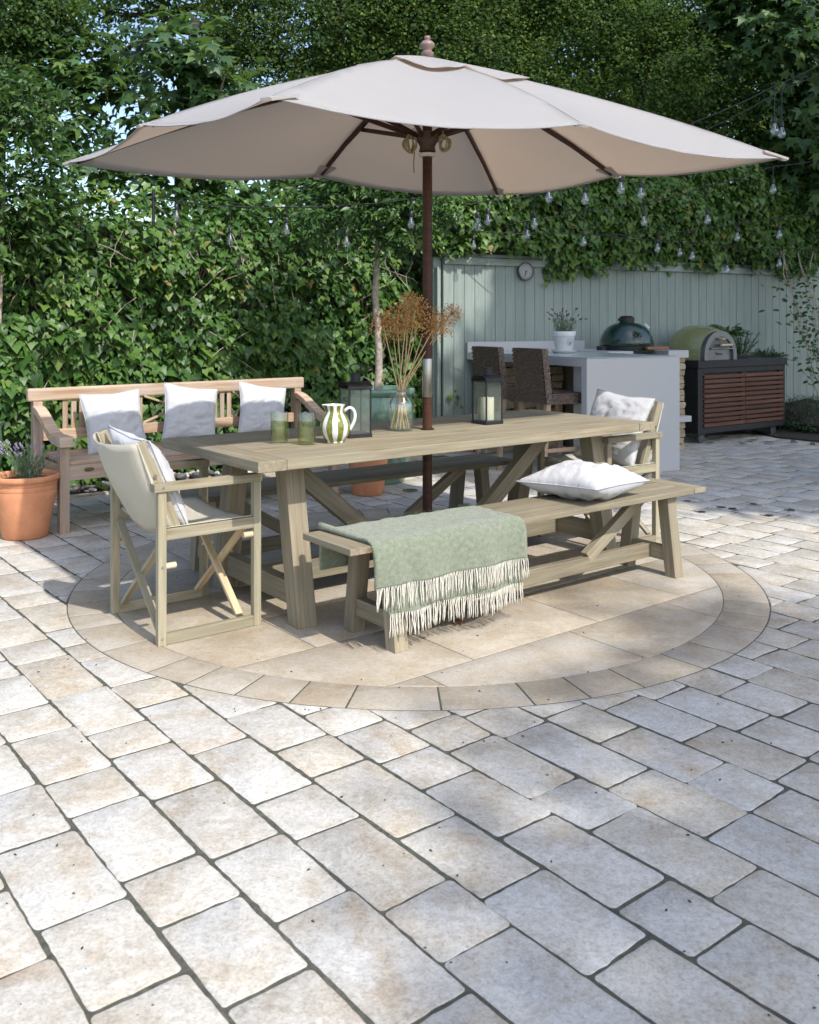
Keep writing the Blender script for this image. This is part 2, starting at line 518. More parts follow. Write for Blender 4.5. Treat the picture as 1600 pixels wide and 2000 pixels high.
M_wash = wood('washed wood', (0.215, 0.18, 0.122), (0.335, 0.288, 0.202), tint=(0.235, 0.225, 0.165))
M_chair = wood('pale washed wood', (0.26, 0.225, 0.15), (0.39, 0.345, 0.245), tint=(0.285, 0.28, 0.205))
M_teak = wood('weathered teak', (0.34, 0.225, 0.145), (0.54, 0.40, 0.285), tint=(0.46, 0.405, 0.35), rough=0.7)
M_rawpine = wood('pale dowel wood', (0.52, 0.40, 0.24), (0.66, 0.54, 0.36), rough=0.55)
M_stoolwood = wood('bleached oak', (0.34, 0.24, 0.17), (0.46, 0.34, 0.25))
M_mahog = wood('dark red hardwood', (0.035, 0.014, 0.008), (0.075, 0.028, 0.017), rough=0.45, grain=0.6, knots=False)
M_slat = wood('red cedar slat', (0.075, 0.030, 0.018), (0.15, 0.064, 0.040), rough=0.5, grain=0.8, knots=False)
M_paver = stone_mat('tumbled travertine', (0.60, 0.59, 0.565), (0.55, 0.53, 0.49), (0.485, 0.435, 0.36))
M_ring = stone_mat('sawn travertine', (0.45, 0.415, 0.36), (0.415, 0.37, 0.305), (0.37, 0.315, 0.24), wear=0.6)
M_joint = plain('mossy joint sand', (0.08, 0.079, 0.058), 0.95, noise_amt=0.45, nscale=40, bumpy=0.8, bscale=180)
M_soil = plain('dark soil', (0.035, 0.026, 0.018), 0.95, noise_amt=0.5, nscale=25, bumpy=1.0, bscale=60)
M_linen = fabric('white linen', (0.56, 0.56, 0.57), weave=700, trans=0.06, wrinkle=0.5, wscale=5)
M_canvas = fabric('cream canvas', (0.72, 0.68, 0.56), weave=900, trans=0.25, var=0.03)
M_canopy = fabric('stone coloured canopy cloth', (0.52, 0.535, 0.555), weave=900, trans=0.52, tcol=(.75, .635, .53), var=0.02, wrinkle=0.12, wscale=3)
M_screw = plain('steel screw', (0.55, 0.55, 0.55), 0.3, 1.0)
M_steel = plain('brushed steel', (0.36, 0.345, 0.31), 0.28, 1.0, noise_amt=0.1, nscale=4)
M_black = plain('black metal', (0.022, 0.022, 0.024), 0.45, 0.3, noise_amt=0.2, nscale=30)
M_terra = plain('terracotta', (0.60, 0.265, 0.135), 0.8, noise_amt=0.18, nscale=7, bumpy=0.25, bscale=50, spec=0.25)
M_greenglaze = plain('sage green glaze', (0.115, 0.215, 0.145), 0.18, noise_amt=0.35, nscale=5, coat=0.6)
M_rope = plain('cream rope', (0.36, 0.31, 0.17), 0.9, noise_amt=0.2, nscale=80)
M_whiteplastic = plain('white plastic', (0.7, 0.68, 0.62), 0.5)
M_fence = wood('sage fence paint', (0.225, 0.272, 0.247), (0.28, 0.33, 0.30), rough=0.6, grain=0.35, knots=False, var=0.10)
M_white = plain('white worktop', (0.44, 0.447, 0.455), 0.32)
M_top = plain('pale grey worktop', (0.40, 0.435, 0.425), 0.22)
M_wallstone = stone_mat('rough limestone', (0.50, 0.44, 0.33), (0.42, 0.35, 0.24), (0.34, 0.27, 0.17))
M_brass = plain('tarnished brass', (0.18, 0.14, 0.08), 0.45, 0.8, noise_amt=0.3, nscale=40)
M_pane = thin_glass('lantern glass', (0.95, 0.975, 0.96), 0.15, 0.05, dust=0.06)
M_bulb = thin_glass('clear bulb glass', (0.90, 0.93, 0.95), 1.1, 0.02)
M_jar = thin_glass('jar glass', (0.94, 0.97, 0.95), 0.7, 0.02)
M_tumbler = thin_glass('olive tinted glass', (0.93, 0.95, 0.86), 0.6, 0.02)
M_tumwater = thin_glass('tinted water', (0.90, 0.92, 0.76), 0.2, 0.02)
M_wax = plain('ivory wax', (0.68, 0.62, 0.48), 0.5)
M_ceram = plain('white glazed ceramic', (0.72, 0.72, 0.72), 0.15, coat=0.4)
M_olive = plain('olive brush stripe', (0.17, 0.185, 0.03), 0.22, noise_amt=0.35, nscale=60, coat=0.4)
M_pebA = plain('pebble stone', (0.36, 0.32, 0.27), 0.7, noise_amt=0.3, nscale=30)
M_bark = plain('bark', (0.36, 0.30, 0.25), 0.9, noise_amt=0.4, nscale=30, bumpy=1.0, bscale=45)
M_bark_core = plain('dark bark and hedge core', (0.045, 0.036, 0.028), 0.95, noise_amt=0.4, nscale=12, bumpy=1.0, bscale=25)
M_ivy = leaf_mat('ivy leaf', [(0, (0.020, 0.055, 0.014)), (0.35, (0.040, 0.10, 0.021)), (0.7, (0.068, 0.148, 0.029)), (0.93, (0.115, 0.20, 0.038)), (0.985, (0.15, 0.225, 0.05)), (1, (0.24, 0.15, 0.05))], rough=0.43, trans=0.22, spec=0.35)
M_maple = leaf_mat('sycamore leaf', [(0, (0.028, 0.068, 0.024)), (0.5, (0.045, 0.105, 0.036)), (0.85, (0.075, 0.15, 0.046)), (1, (0.13, 0.20, 0.05))], rough=0.5, trans=0.35)
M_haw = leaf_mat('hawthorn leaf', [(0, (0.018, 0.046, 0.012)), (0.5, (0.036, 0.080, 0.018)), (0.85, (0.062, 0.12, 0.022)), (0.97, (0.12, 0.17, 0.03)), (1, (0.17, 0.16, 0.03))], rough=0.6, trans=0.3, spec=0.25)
M_laurel = leaf_mat('laurel leaf', [(0, (0.022, 0.058, 0.016)), (0.5, (0.040, 0.095, 0.022)), (0.85, (0.07, 0.14, 0.03)), (1, (0.13, 0.19, 0.04))], rough=0.42, trans=0.2, spec=0.4)
M_lavgreen = leaf_mat('lavender leaf', [(0, (0.09, 0.14, 0.08)), (1, (0.17, 0.23, 0.14))], rough=0.7, trans=0.2)
M_herb = leaf_mat('herb leaf', [(0, (0.03, 0.07, 0.03)), (1, (0.075, 0.13, 0.055))], rough=0.6, trans=0.2)
M_purple = plain('lavender flower', (0.30, 0.25, 0.36), 0.8, noise_amt=0.3, nscale=90)
M_allium = plain('dried allium brown', (0.50, 0.285, 0.105), 0.85, noise_amt=0.35, nscale=60)
M_straw = plain('dry stem', (0.55, 0.40, 0.21), 0.7, noise_amt=0.2, nscale=25)

# ================================================================== GROUND AND TERRACE
def sstep(t): return t * t * (3 - 2 * t)
g = MB().box(-45, 45, -25, 65, -0.3, -0.0016).build('ground', M_joint)
tag(g, 'dark mossy earth under the whole terrace', 'ground', kind='structure')

PA = R(38.4)
E1 = np.array([math.sin(PA), -math.cos(PA)])
E2 = np.array([math.cos(PA), math.sin(PA)])
RC = np.array([0.0429, 4.9694]); RO = 1.7543; RI = 1.547
GB = np.array([-2.2, 5.92]); GBA = R(38.5)                  # garden bench origin and direction
KA = R(28); K1 = np.array([math.cos(KA), math.sin(KA)]); K2 = np.array([-math.sin(KA), math.cos(KA)])
KC = np.array([1.51, 7.93])                                  # kitchen counter near-left corner
FP = np.array([0.607, 9.70])                                 # point on the fence line

def bench_v(p): return -(p[0] - GB[0]) * math.sin(GBA) + (p[1] - GB[1]) * math.cos(GBA)
def fence_d(p): return float((np.asarray(p) - FP) @ K2)
def bed_u(p): return (p[0] - 4.26) * 0.77 + (p[1] - 10.75) * 0.64

terrace = thing('terrace', 'pale tumbled travertine paving laid in staggered rows around a circle', None, kind='structure')

def rrect(l, w, r, wob=0.0024, step=0.045):
    """outline of a tumbled block centred on 0, long side along x"""
    pts = []
    for cx, cy, a0 in ((l / 2 - r, w / 2 - r, 0), (-l / 2 + r, w / 2 - r, 90), (-l / 2 + r, -w / 2 + r, 180), (l / 2 - r, -w / 2 + r, 270)):
        rr = r * random.uniform(0.7, 1.3)
        rr = min(rr, r * 1.25)
        dx = math.copysign(r - rr, cx); dy = math.copysign(r - rr, cy)
        for k in range(4):
            a = R(a0 + 30 * k)
            pts.append((cx + dx + rr * math.cos(a), cy + dy + rr * math.sin(a)))
    out = []
    for i, p in enumerate(pts):
        q = pts[(i + 1) % len(pts)]
        out.append(p)
        d = math.hypot(q[0] - p[0], q[1] - p[1])
        n = int(d / step)
        for k in range(1, n):
            t = k / n
            out.append((p[0] + (q[0] - p[0]) * t + random.gauss(0, wob), p[1] + (q[1] - p[1]) * t + random.gauss(0, wob)))
    return np.array(out)

def stone_mesh(poly, bev, rnd, m, depth=0.03, name='paving_stone'):
    n = len(poly)
    nx = np.roll(poly, -1, 0) - np.roll(poly, 1, 0)
    nx = unit(np.stack([nx[:, 1], -nx[:, 0]], 1))            # outward for ccw
    inner = poly - nx * bev
    mid = poly - nx * bev * 0.3
    V = np.concatenate([np.c_[poly, np.full(n, -depth)], np.c_[poly, np.full(n, -bev * 0.9)], np.c_[mid, np.full(n, -bev * 0.3)], np.c_[inner, np.zeros(n)]])
    F = []; S = []
    for k in range(3):
        for i in range(n):
            F += [k * n + i, k * n + (i + 1) % n, (k + 1) * n + (i + 1) % n, (k + 1) * n + i]; S.append(4)
    F += [3 * n + i for i in range(n)]; S.append(n)
    return V, F, S

def put_stone(poly_w, bev, name, as_part, m, acc, tilt=True):
    """poly in world xy, ccw"""
    c = poly_w.mean(0)
    rnd = random.random()
    V, F, S = stone_mesh(poly_w - c, bev, rnd, m)
    rot = Matrix.Rotation(random.gauss(0, 0.0007 if tilt else 0.0002), 4, 'X') @ Matrix.Rotation(random.gauss(0, 0.0007 if tilt else 0.0004), 4, 'Y')
    z = max(-0.0009, min(0.001, random.gauss(0, 0.00035))) if tilt else 0.0002
    if as_part:
        me = arr_mesh(name, V, F, S, m, np.full(len(S), rnd), smooth=True)
        me.set_sharp_from_angle(angle=R(50))
        o = bpy.data.objects.new(name, me)
        o.matrix_local = Matrix.Translation((c[0], c[1], z)) @ rot
        link(o, terrace)
    else:
        V = V @ np.array(rot.to_3x3()).T + np.array([c[0], c[1], z])
        n0 = acc['n']
        acc['V'].append(V); acc['F'] += [i + n0 for i in F]; acc['S'] += S; acc['r'] += [rnd] * len(S); acc['n'] += len(V)

def clip_circle(poly, r, keep_out):
    """part of poly outside (or inside) the circle RC, r; the cut follows the arc"""
    d = np.hypot(*(poly - RC).T)
    ok = d > r if keep_out else d < r
    if ok.all(): return poly
    if not ok.any(): return None
    n = len(poly)
    st = next(i for i in range(n) if ok[i] and not ok[i - 1])
    seq = [(st + k) % n for k in range(n)]
    out = []; runs = []
    cur = None
    for i in seq:
        if ok[i]:
            out.append(poly[i])
        else:
            if out and not isinstance(out[-1], str): out.append('arc')
    pts = []
    def cross(a, b):
        lo, hi = 0.0, 1.0
        fa = np.hypot(*(a - RC)) > r
        for _ in range(30):
            mdl = (lo + hi) / 2
            if (np.hypot(*(a + (b - a) * mdl - RC)) > r) == fa: lo = mdl
            else: hi = mdl
        return a + (b - a) * lo
    k = 0
    res = []
    for idx, i in enumerate(seq):
        j = seq[(idx + 1) % n]
        if ok[i]: res.append(poly[i])
        if ok[i] and not ok[j]: ent = cross(poly[i], poly[j])
        if not ok[i] and ok[j]:
            ex = cross(poly[i], poly[j])
            a0 = math.atan2(*(ent - RC)[::-1]); a1 = math.atan2(*(ex - RC)[::-1])
            da = (a1 - a0 + math.pi) % (2 * math.pi) - math.pi
            m_ = max(2, int(abs(da) * r / 0.05))
            for t in range(m_ + 1):
                a = a0 + da * t / m_
                res.append(RC + r * np.array([math.cos(a), math.sin(a)]))
    res = np.array(res)
    for _ in range(40):                     # trim needle-thin ends
        a_, b_ = np.roll(res, 1, 0) - res, np.roll(res, -1, 0) - res
        cs = (a_ * b_).sum(1) / np.maximum(np.hypot(*a_.T) * np.hypot(*b_.T), 1e-9)
        k_ = int(cs.argmax())
        if cs[k_] < .93 or len(res) < 6: break
        res = np.delete(res, k_, 0)
    x, y = res.T
    area = 0.5 * abs(np.dot(x, np.roll(y, -1)) - np.dot(y, np.roll(x, -1)))
    return res if area > 0.0022 else None

KNOWN = {1: [-2.789, -2.48, -2.116, -1.794], 2: [-3.356, -3.113, -2.764, -2.543, -2.173, -1.955, -1.647],
         3: [-3.799, -3.387, -3.014, -2.807, -2.489, -2.122, -1.808, -1.389], 4: [-3.114, -2.682, -2.293, -2.064, -1.695, -1.483],
         5: [-2.855, -2.535, -2.323, -1.911, -1.587, -1.267], 6: [-2.27, -2.067, -1.75, -1.372, -1.163], 7: [-2.2, -1.84, -1.628, -1.259],
         8: [-2.163, -1.742, -1.417], 9: [-1.946, -1.622], 10: [-2.107, -1.787, -1.474], 11: [-2.049, -1.725], 12: [-1.935]}
LENS = [0.2, 0.24, 0.31, 0.33, 0.36, 0.42]
cand = []
for k in range(-6, 52):
    pa, pb = 0.628 + 0.2103 * (k - 1), 0.628 + 0.2103 * k
    qs = sorted(KNOWN.get(k, [-2.0 - random.random() * 0.4]))
    while qs[-1] < 0.5: qs.append(qs[-1] + random.choice(LENS))
    while qs[0] > -9.5: qs.insert(0, qs[0] - random.choice(LENS))
    for a, b in zip(qs[:-1], qs[1:]):
        l, w = b - a - random.uniform(0.008, 0.0125), pb - pa - random.uniform(0.0095, 0.0135)
        c = E1 * (a + b) / 2 + E2 * (pa + pb) / 2
        if c[1] < 1.45 or abs(c[0]) > 0.47 * c[1] + 0.7: continue
        if bench_v(c) > 1.2 and fence_d(c) > -0.35: continue
        if bench_v(c) > 1.13 and c[0] < 0.4: continue
        if fence_d(c) > -0.05 or bed_u(c) > 0.05: continue
        poly = rrect(l, w, random.uniform(0.010, 0.019), *((0.0011, 0.022) if c[1] < 3.6 else (0.0024, 0.05)))
        pw = c + poly[:, :1] * E1 + poly[:, 1:] * E2
        if np.hypot(*(c - RC)) < RO + 0.5:
            pw = clip_circle(pw, RO + 0.0025, True)
            if pw is None: continue
        infr = abs(c[0]) < 0.445 * c[1] + 0.1 and c[1] > 1.68
        size = l * w / c[1] ** 3 * (1 if infr else 0.02)
        cand.append((size, pw, c))
# inner slabs and ring stones
ringc = []
a = 0.0
while a < 2 * math.pi - 0.02:
    da = random.choice([0.118, 0.124, 0.128, 0.135, 0.19])
    if 2 * math.pi - a - da < 0.06: da = 2 * math.pi - a
    r0, r1 = RI + 0.0018, RO - 0.0018
    g0 = 0.0022
    m_ = 6
    inner = [RC + r0 * np.array([math.cos(t), math.sin(t)]) for t in np.linspace(a + g0, a + da - g0, m_)]
    outer = [RC + r1 * np.array([math.cos(t), math.sin(t)]) for t in np.linspace(a + da - g0, a + g0, m_)]
    ringc.append(np.array(inner + outer)[::-1])
    a += da
slabs = []
rows = [-1.62, -1.13, -0.62, -0.16, 0.36, 0.86, 1.3, 1.62]
for i, (v0, v1) in enumerate(zip(rows[:-1], rows[1:])):
    us = [-1.7]
    while us[-1] < 1.7: us.append(us[-1] + random.uniform(0.62, 1.0) + (0.2 * (i % 2) if len(us) == 1 else 0))
    for u0, u1 in zip(us[:-1], us[1:]):
        gp = 0.0025
        r = []
        for (x0, y0), (x1, y1) in (((u0 + gp, v0 + gp), (u1 - gp, v0 + gp)), ((u1 - gp, v0 + gp), (u1 - gp, v1 - gp)), ((u1 - gp, v1 - gp), (u0 + gp, v1 - gp)), ((u0 + gp, v1 - gp), (u0 + gp, v0 + gp))):
            nn = max(3, int(math.hypot(x1 - x0, y1 - y0) / 0.06))
            r += [(x0 + (x1 - x0) * t / nn, y0 + (y1 - y0) * t / nn) for t in range(nn)]
        r = np.array(r)
        pw = RC + r[:, :1] * E2 + r[:, 1:] * (-E1)
        pw = clip_circle(pw, RI - 0.0015, False)
        if pw is not None and len(pw) > 3: slabs.append(pw)
def ccw(p):
    x, y = p.T
    return p if np.dot(x, np.roll(y, -1)) - np.dot(y, np.roll(x, -1)) > 0 else p[::-1]
acc = dict(V=[], F=[], S=[], r=[], n=0)
cand.sort(key=lambda t: -t[0])
for i, (s, pw, c) in enumerate(cand):
    put_stone(ccw(pw), random.uniform(0.003, 0.005), 'paving_stone', i < 300, M_paver, acc)
me = arr_mesh('far_paving', np.concatenate(acc['V']), acc['F'], acc['S'], M_paver, acc['r'])
me.set_sharp_from_angle(angle=R(50))
fp = link(bpy.data.objects.new('far_paving', me), terrace); fp['kind'] = 'stuff'
for pw in ringc: put_stone(ccw(pw), 0.0016, 'ring_stone', True, M_ring, acc, tilt=False)
for pw in slabs: put_stone(ccw(pw), 0.002, 'slab', True, M_ring, acc, tilt=False)

def bench_pt(x, y, z=0):
    c, s = math.cos(GBA), math.sin(GBA)
    return (GB[0] + x * c - y * s, GB[1] + x * s + y * c, z)

# stone edging strip and pebble bed along the hedge
bed = thing('pebble_bed', 'strip of rounded mixed pebbles between paving edge and ivy hedge', 'pebble bed', bench_pt(0, 0), GBA)
MB().box(-1.6, 5.0, 1.2, 1.75, -0.0015, 0.012).build('bed_soil', M_soil, bed)
xs = -1.6
while xs < 4.6:
    L = random.uniform(0.5, 0.8)
    MB().box(xs, xs + L - 0.006, 1.14, 1.198, -0.011, 0.016).build('edging_stone', M_ring, bed, bevel=0.005)
    xs += L
pcols = [plain('pebble', c, 0.6, noise_amt=0.25, nscale=60) for c in ((0.50, 0.46, 0.40), (0.30, 0.30, 0.31), (0.42, 0.27, 0.14), (0.62, 0.60, 0.56), (0.17, 0.17, 0.18))]
peb_me = []
for c in pcols:
    for k in range(2):
        mb = MB().lathe([(0, -.5), (.42, -.36), (.62, 0), (.42, .36), (0, .5)], 7)
        me = bpy.data.meshes.new('pebble')
        me.from_pydata([(x * random.uniform(.85, 1.15), y * random.uniform(.85, 1.15), z * random.uniform(.85, 1.1)) for x, y, z in mb.v], [], mb.f)
        me.polygons.foreach_set('use_smooth', [True] * len(me.polygons))
        me.materials.append(c); peb_me.append(me)
for i in range(300):
    o = bpy.data.objects.new('pebble', random.choice(peb_me))
    s = random.uniform(0.035, 0.08)
    o.location = (random.uniform(-0.3, 3.4), random.uniform(1.22, 1.5), 0.012 + s * 0.22 + random.choice([0, 0, 0.025]))
    o.rotation_euler = (random.gauss(0, .3), random.gauss(0, .3), random.random() * 6.3)
    o.scale = (s, s * random.uniform(.65, .9), s * random.uniform(.5, .75))
    link(o, bed)

# ================================================================== FENCE
fence = thing('painted_fence', 'sage green fence of vertical boards behind the outdoor kitchen', 'fence', (FP[0], FP[1], 0), KA)
s = -0.30
while s < 8.3:
    plank('fence_board', (s + .0635, random.gauss(0, .0008), 0.04), (s + .0635, random.gauss(0, .0008), 2.0), 0.018, 0.1225, M_fence, fence, up=(1, 0, 0), bevel=0.003)
    s += 0.127
MB().box(-.30, 8.3, .0105, .034, .04, 2.0).build('backing_panel', M_fence, fence)
plank('cap_rail', (-0.34, 0.004, 2.035), (8.35, 0.004, 2.035), 0.07, 0.035, M_fence, fence)
plank('top_batten', (-0.30, -0.034, 1.975), (8.3, -0.034, 1.975), 0.022, 0.075, M_fence, fence)
for x in (-0.36, 2.0, 4.2, 6.4):
    plank('fence_post', (x, 0.06, 0), (x, 0.06, 2.01), 0.09, 0.09, M_fence, fence, up=(1, 0, 0))
plank('return_board', (-0.385, -0.005, 0.03), (-0.385, -0.005, 1.9), 0.10, 0.02, M_fence, fence, up=(1, 0, 0))

# round weathered wall thermometer on the fence
c = FP + K1 * 0.70
th = thing('wall_dial', 'round zinc wall dial with pale face on the sage fence', 'thermometer', (c[0], c[1], 1.885), KA)
MY = Matrix.Rotation(R(90), 4, 'X')
MB().lathe([(0.09, 0.012), (0.098, 0.03), (0.098, 0.06), (0.088, 0.065), (0.084, 0.055)], 36, M=MY).build('case', plain('zinc', (0.20, 0.21, 0.22), 0.4, 0.7, noise_amt=0.2, nscale=20), th, smooth=40)
MB().lathe([(0, 0.054), (0.085, 0.054)], 36, M=MY).build('face', plain('dial face', (0.42, 0.45, 0.47), 0.5, noise_amt=0.1, nscale=30), th)
tk = MB()
for k in range(24):
    a = R(30 + k * 300 / 23 - 60 - 90)
    p = Vector((math.cos(a), 0, math.sin(a)))
    tk.bar(p * 0.066 + Vector((0, -0.056, 0)), p * 0.077 + Vector((0, -0.056, 0)), 0.003, 0.002, up=(0, 1, 0))
tk.build('scale_marks', M_black, th)
MB().bar((0, -0.058, 0), (-0.012, -0.058, -0.05), 0.005, 0.002, up=(0, 1, 0)).lathe([(0, 0.061), (0.008, 0.061), (0.008, 0.055)], 12, M=MY).build('needle', M_black, th)

# ================================================================== HEDGE AND TREES
def hedge_pt(t, d, z):
    """t along the ivy hedge line, d towards the terrace"""
    p = bench_pt(t, 1.62 - d, z)
    return p

def to_np(l): return np.array(l, float)
ivyh = thing('ivy_hedge', 'tall ivy covered hedge with broad lobed leaves behind the teak bench', 'hedge', bench_pt(2.0, 1.62))
inv = Matrix.Translation(Vector(bench_pt(2.0, 1.62))).inverted()
OFF = np.array(bench_pt(2.0, 1.62))
HN = np.array([math.sin(GBA), -math.cos(GBA), 0.0]); HX = np.array([math.cos(GBA), math.sin(GBA), 0.0])
def hedge_top(t): return 2.52 + 0.10 * noise.noise((t * 1.3, 3, 0)) + 0.06 * noise.noise((t * 4, 7, 0))
def hdepth(t, z):
    return 0.22 * noise.noise((t * 1.5, z * 1.9, 1.7)) + 0.10 * noise.noise((t * 4.2, z * 4.6, 5.1)) + 0.05 * noise.noise((t * 9, z * 9, 2.2))
P, N, T, S, rn = [], [], [], [], []
def ivy_leaf(t, z, d, nb, size, base):
    n = HN * nb[0] + np.array([0, 0, nb[1]]) + rng.normal(0, .34, 3)
    tip = np.array([0, 0, -1.0]) + HX * rng.normal(0, .45) + HN * rng.normal(.15, .25)
    P.append(np.array(hedge_pt(t, d, z)) - OFF); N.append(n); T.append(tip); S.append(size); rn.append(base)
cnt = 0
while cnt < 17500:
    t = random.uniform(-1.4, 4.95); z = random.uniform(0.02, 2.7)
    tp = hedge_top(t)
    if z > tp: continue
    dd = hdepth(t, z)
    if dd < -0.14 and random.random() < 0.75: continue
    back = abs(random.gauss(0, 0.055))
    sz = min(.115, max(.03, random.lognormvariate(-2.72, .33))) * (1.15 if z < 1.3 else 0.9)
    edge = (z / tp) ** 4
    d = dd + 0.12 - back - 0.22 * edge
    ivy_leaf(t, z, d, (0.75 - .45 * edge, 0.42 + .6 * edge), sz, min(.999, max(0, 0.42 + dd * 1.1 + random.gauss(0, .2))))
    cnt += 1
# fresh shoots standing proud of the face and over the top
for _ in range(230):
    t0 = random.uniform(-1.4, 4.6); z0 = random.uniform(0.25, 2.6)
    z0 = min(z0, hedge_top(t0)); base = random.uniform(.55, .98)
    dx, dz = random.gauss(0, .5), random.uniform(-1, .6)
    for k in range(random.randint(5, 10)):
        ivy_leaf(t0 + dx * k * .035 + random.gauss(0, .03), z0 + dz * k * .04 + random.gauss(0, .03), hdepth(t0, z0) + 0.13 + .012 * k, (.6, .6), random.uniform(.035, .075), min(.999, base + random.gauss(0, .06)))
P, N, T, S, rn = map(np.array, (P, N, T, S, rn))
dist = (P + OFF)[:, 1] - 4 * ((P + OFF) @ HN - OFF @ HN) + rng.uniform(0, 2.2, len(P)) - S * 30
x_r = np.abs((P + OFF)[:, 0] / (P + OFF)[:, 1]); dist[(x_r > .43) | ((P + OFF)[:, 2] < .75) | ((P + OFF)[:, 0] > -.9)] += 50
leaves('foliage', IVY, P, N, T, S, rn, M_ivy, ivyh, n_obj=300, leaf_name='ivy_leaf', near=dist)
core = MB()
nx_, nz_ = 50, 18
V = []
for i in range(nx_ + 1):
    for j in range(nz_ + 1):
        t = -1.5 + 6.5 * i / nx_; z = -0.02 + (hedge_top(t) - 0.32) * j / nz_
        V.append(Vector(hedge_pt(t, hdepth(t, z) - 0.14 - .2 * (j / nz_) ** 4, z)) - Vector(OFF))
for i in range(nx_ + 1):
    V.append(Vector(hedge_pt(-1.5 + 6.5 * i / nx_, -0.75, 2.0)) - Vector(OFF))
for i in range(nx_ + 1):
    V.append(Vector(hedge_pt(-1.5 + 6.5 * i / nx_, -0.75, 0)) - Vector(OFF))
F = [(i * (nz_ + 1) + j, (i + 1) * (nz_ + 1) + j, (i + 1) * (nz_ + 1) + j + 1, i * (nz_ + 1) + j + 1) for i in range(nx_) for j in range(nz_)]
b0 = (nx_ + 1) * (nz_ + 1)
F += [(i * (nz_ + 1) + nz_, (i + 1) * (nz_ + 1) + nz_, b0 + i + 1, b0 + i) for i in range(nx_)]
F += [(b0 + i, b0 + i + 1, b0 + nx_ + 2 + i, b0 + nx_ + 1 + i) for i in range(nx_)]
core.add(V, F).build('dark_core', M_bark_core, ivyh, smooth=60)  # solid dark sheet added behind the leaves to block light
# stems climbing through it
st = MB()
for _ in range(70):
    t = random.uniform(-1.2, 4.6); z = random.uniform(.2, 2.3); pts = []
    dx, dz = random.gauss(0, .05), random.choice((-1, 1)) * random.uniform(.03, .08)
    for k in range(6):
        pts.append(Vector(hedge_pt(t, hdepth(t, z) + .09 + .012 * k, z)) - Vector(OFF)); t += dx + random.gauss(0, .02); z += dz
    st.tube(pts, .0032, 4)
for _ in range(60):
    t = random.uniform(-1, 4.8); z = 0
    pts = []
    while z < 2.2:
        pts.append(Vector(hedge_pt(t, hdepth(t, z) - .06, z)) - Vector(OFF)); z += .2; t += random.gauss(0, .05)
    st.tube(pts, .007, 5)
st.build('stems', M_bark, ivyh)['kind'] = 'stuff'

def spray(centers, n_clump, per, lsize, clump_r, up=0.75, out=0.35, shell=(0.55, 1.0), jitter=0.5, droop=0.2, flat=0.6):
    """leaf sprays on the shell of ellipsoids: returns P, N, T, S, rnd"""
    P, N, T, S, rn = [], [], [], [], []
    vol = np.array([c[3] * c[4] + c[4] * c[5] + c[3] * c[5] for c in centers]); vol /= vol.sum()
    for c, share in zip(centers, vol):
        o = np.array(c[:3]); r = np.array(c[3:6])
        for _ in range(int(n_clump * share)):
            d = unit(rng.normal(0, 1, 3))
            if len(c) > 6 and d @ np.array(c[6]) < -0.15 and random.random() < .75: d = -d
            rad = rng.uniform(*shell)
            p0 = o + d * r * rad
            b = min(.99, max(0, 0.45 + rng.normal(0, .22) + (rad - .8) * .5))  # lit tops and dark recesses put into clump colour: lighter outward, darker inward
            m_ = int(per * rng.uniform(.6, 1.4))
            ax = unit(d * .8 + rng.normal(0, .5, 3)); ax[2] -= droop
            L = clump_r * rng.uniform(.7, 1.4)
            tpos = rng.uniform(-1, 1, (m_, 1))
            q = p0 + ax * tpos * L + rng.normal(0, 1, (m_, 3)) * np.array([1, 1, flat]) * clump_r * .42
            n = np.array([0, 0, up]) + d * out + np.array([0, -.12, 0]) + rng.normal(0, jitter, (m_, 3))
            tdir = ax + rng.normal(0, .6, (m_, 3)) + np.array([0, 0, -droop])
            P.append(q); N.append(n); T.append(tdir)
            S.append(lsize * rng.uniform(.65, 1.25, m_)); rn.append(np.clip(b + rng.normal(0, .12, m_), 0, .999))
    return map(np.concatenate, (P, N, T, S, rn))

def limb(mb, pts, r0, r1, n=8, wob=0.03):
    k = len(pts)
    out = []; rr = []
    for i in range(k - 1):
        a, b = Vector(pts[i]), Vector(pts[i + 1])
        for j in range(4):
            out.append(a.lerp(b, j / 4) + Vector((random.gauss(0, wob), random.gauss(0, wob), random.gauss(0, wob))) * (1 if i + j else 0))
    out.append(Vector(pts[-1]))
    for i in range(len(out)): rr.append(r0 + (r1 - r0) * i / (len(out) - 1))
    mb.tube(out, rr, n)

def tree(name, label, cat, base, trunk_pts, r0, crown, n_clump, per, lsize, clump_r, tm, m, limbs=(), n_obj=0, group=None, bark=None, leaf_name='leaf', **kw):
    t = thing(name, label, cat, base, group=group)
    B = np.array(base)
    mb = MB(); limb(mb, [Vector(p) - Vector(base) for p in trunk_pts], r0, r0 * .55, 12, r0 * .12)
    mb.build('trunk', bark or M_bark_core, t, smooth=50)
    for pts, a, b in limbs:
        l = MB(); limb(l, [Vector(p) - Vector(base) for p in pts], a, b)
        l.build('branch', bark or M_bark_core, t, smooth=50)
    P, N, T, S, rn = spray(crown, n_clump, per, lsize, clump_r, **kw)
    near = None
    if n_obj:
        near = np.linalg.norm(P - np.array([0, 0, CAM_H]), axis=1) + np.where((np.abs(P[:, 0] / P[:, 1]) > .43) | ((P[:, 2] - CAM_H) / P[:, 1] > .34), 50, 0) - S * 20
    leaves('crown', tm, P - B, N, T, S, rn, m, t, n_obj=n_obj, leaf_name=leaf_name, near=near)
    return t
FY = (0, -1, .3)
def px(x, y, Y):      # a point seen at picture position x, y from the terrace, at distance Y
    return ((x - 800) * Y / 1818.9, Y, CAM_H + (629.4 - y) * Y / 1818.9)
def el(x, y, Y, rx, ry, rz, *n): return (*px(x, y, Y), rx, ry, rz, *n)

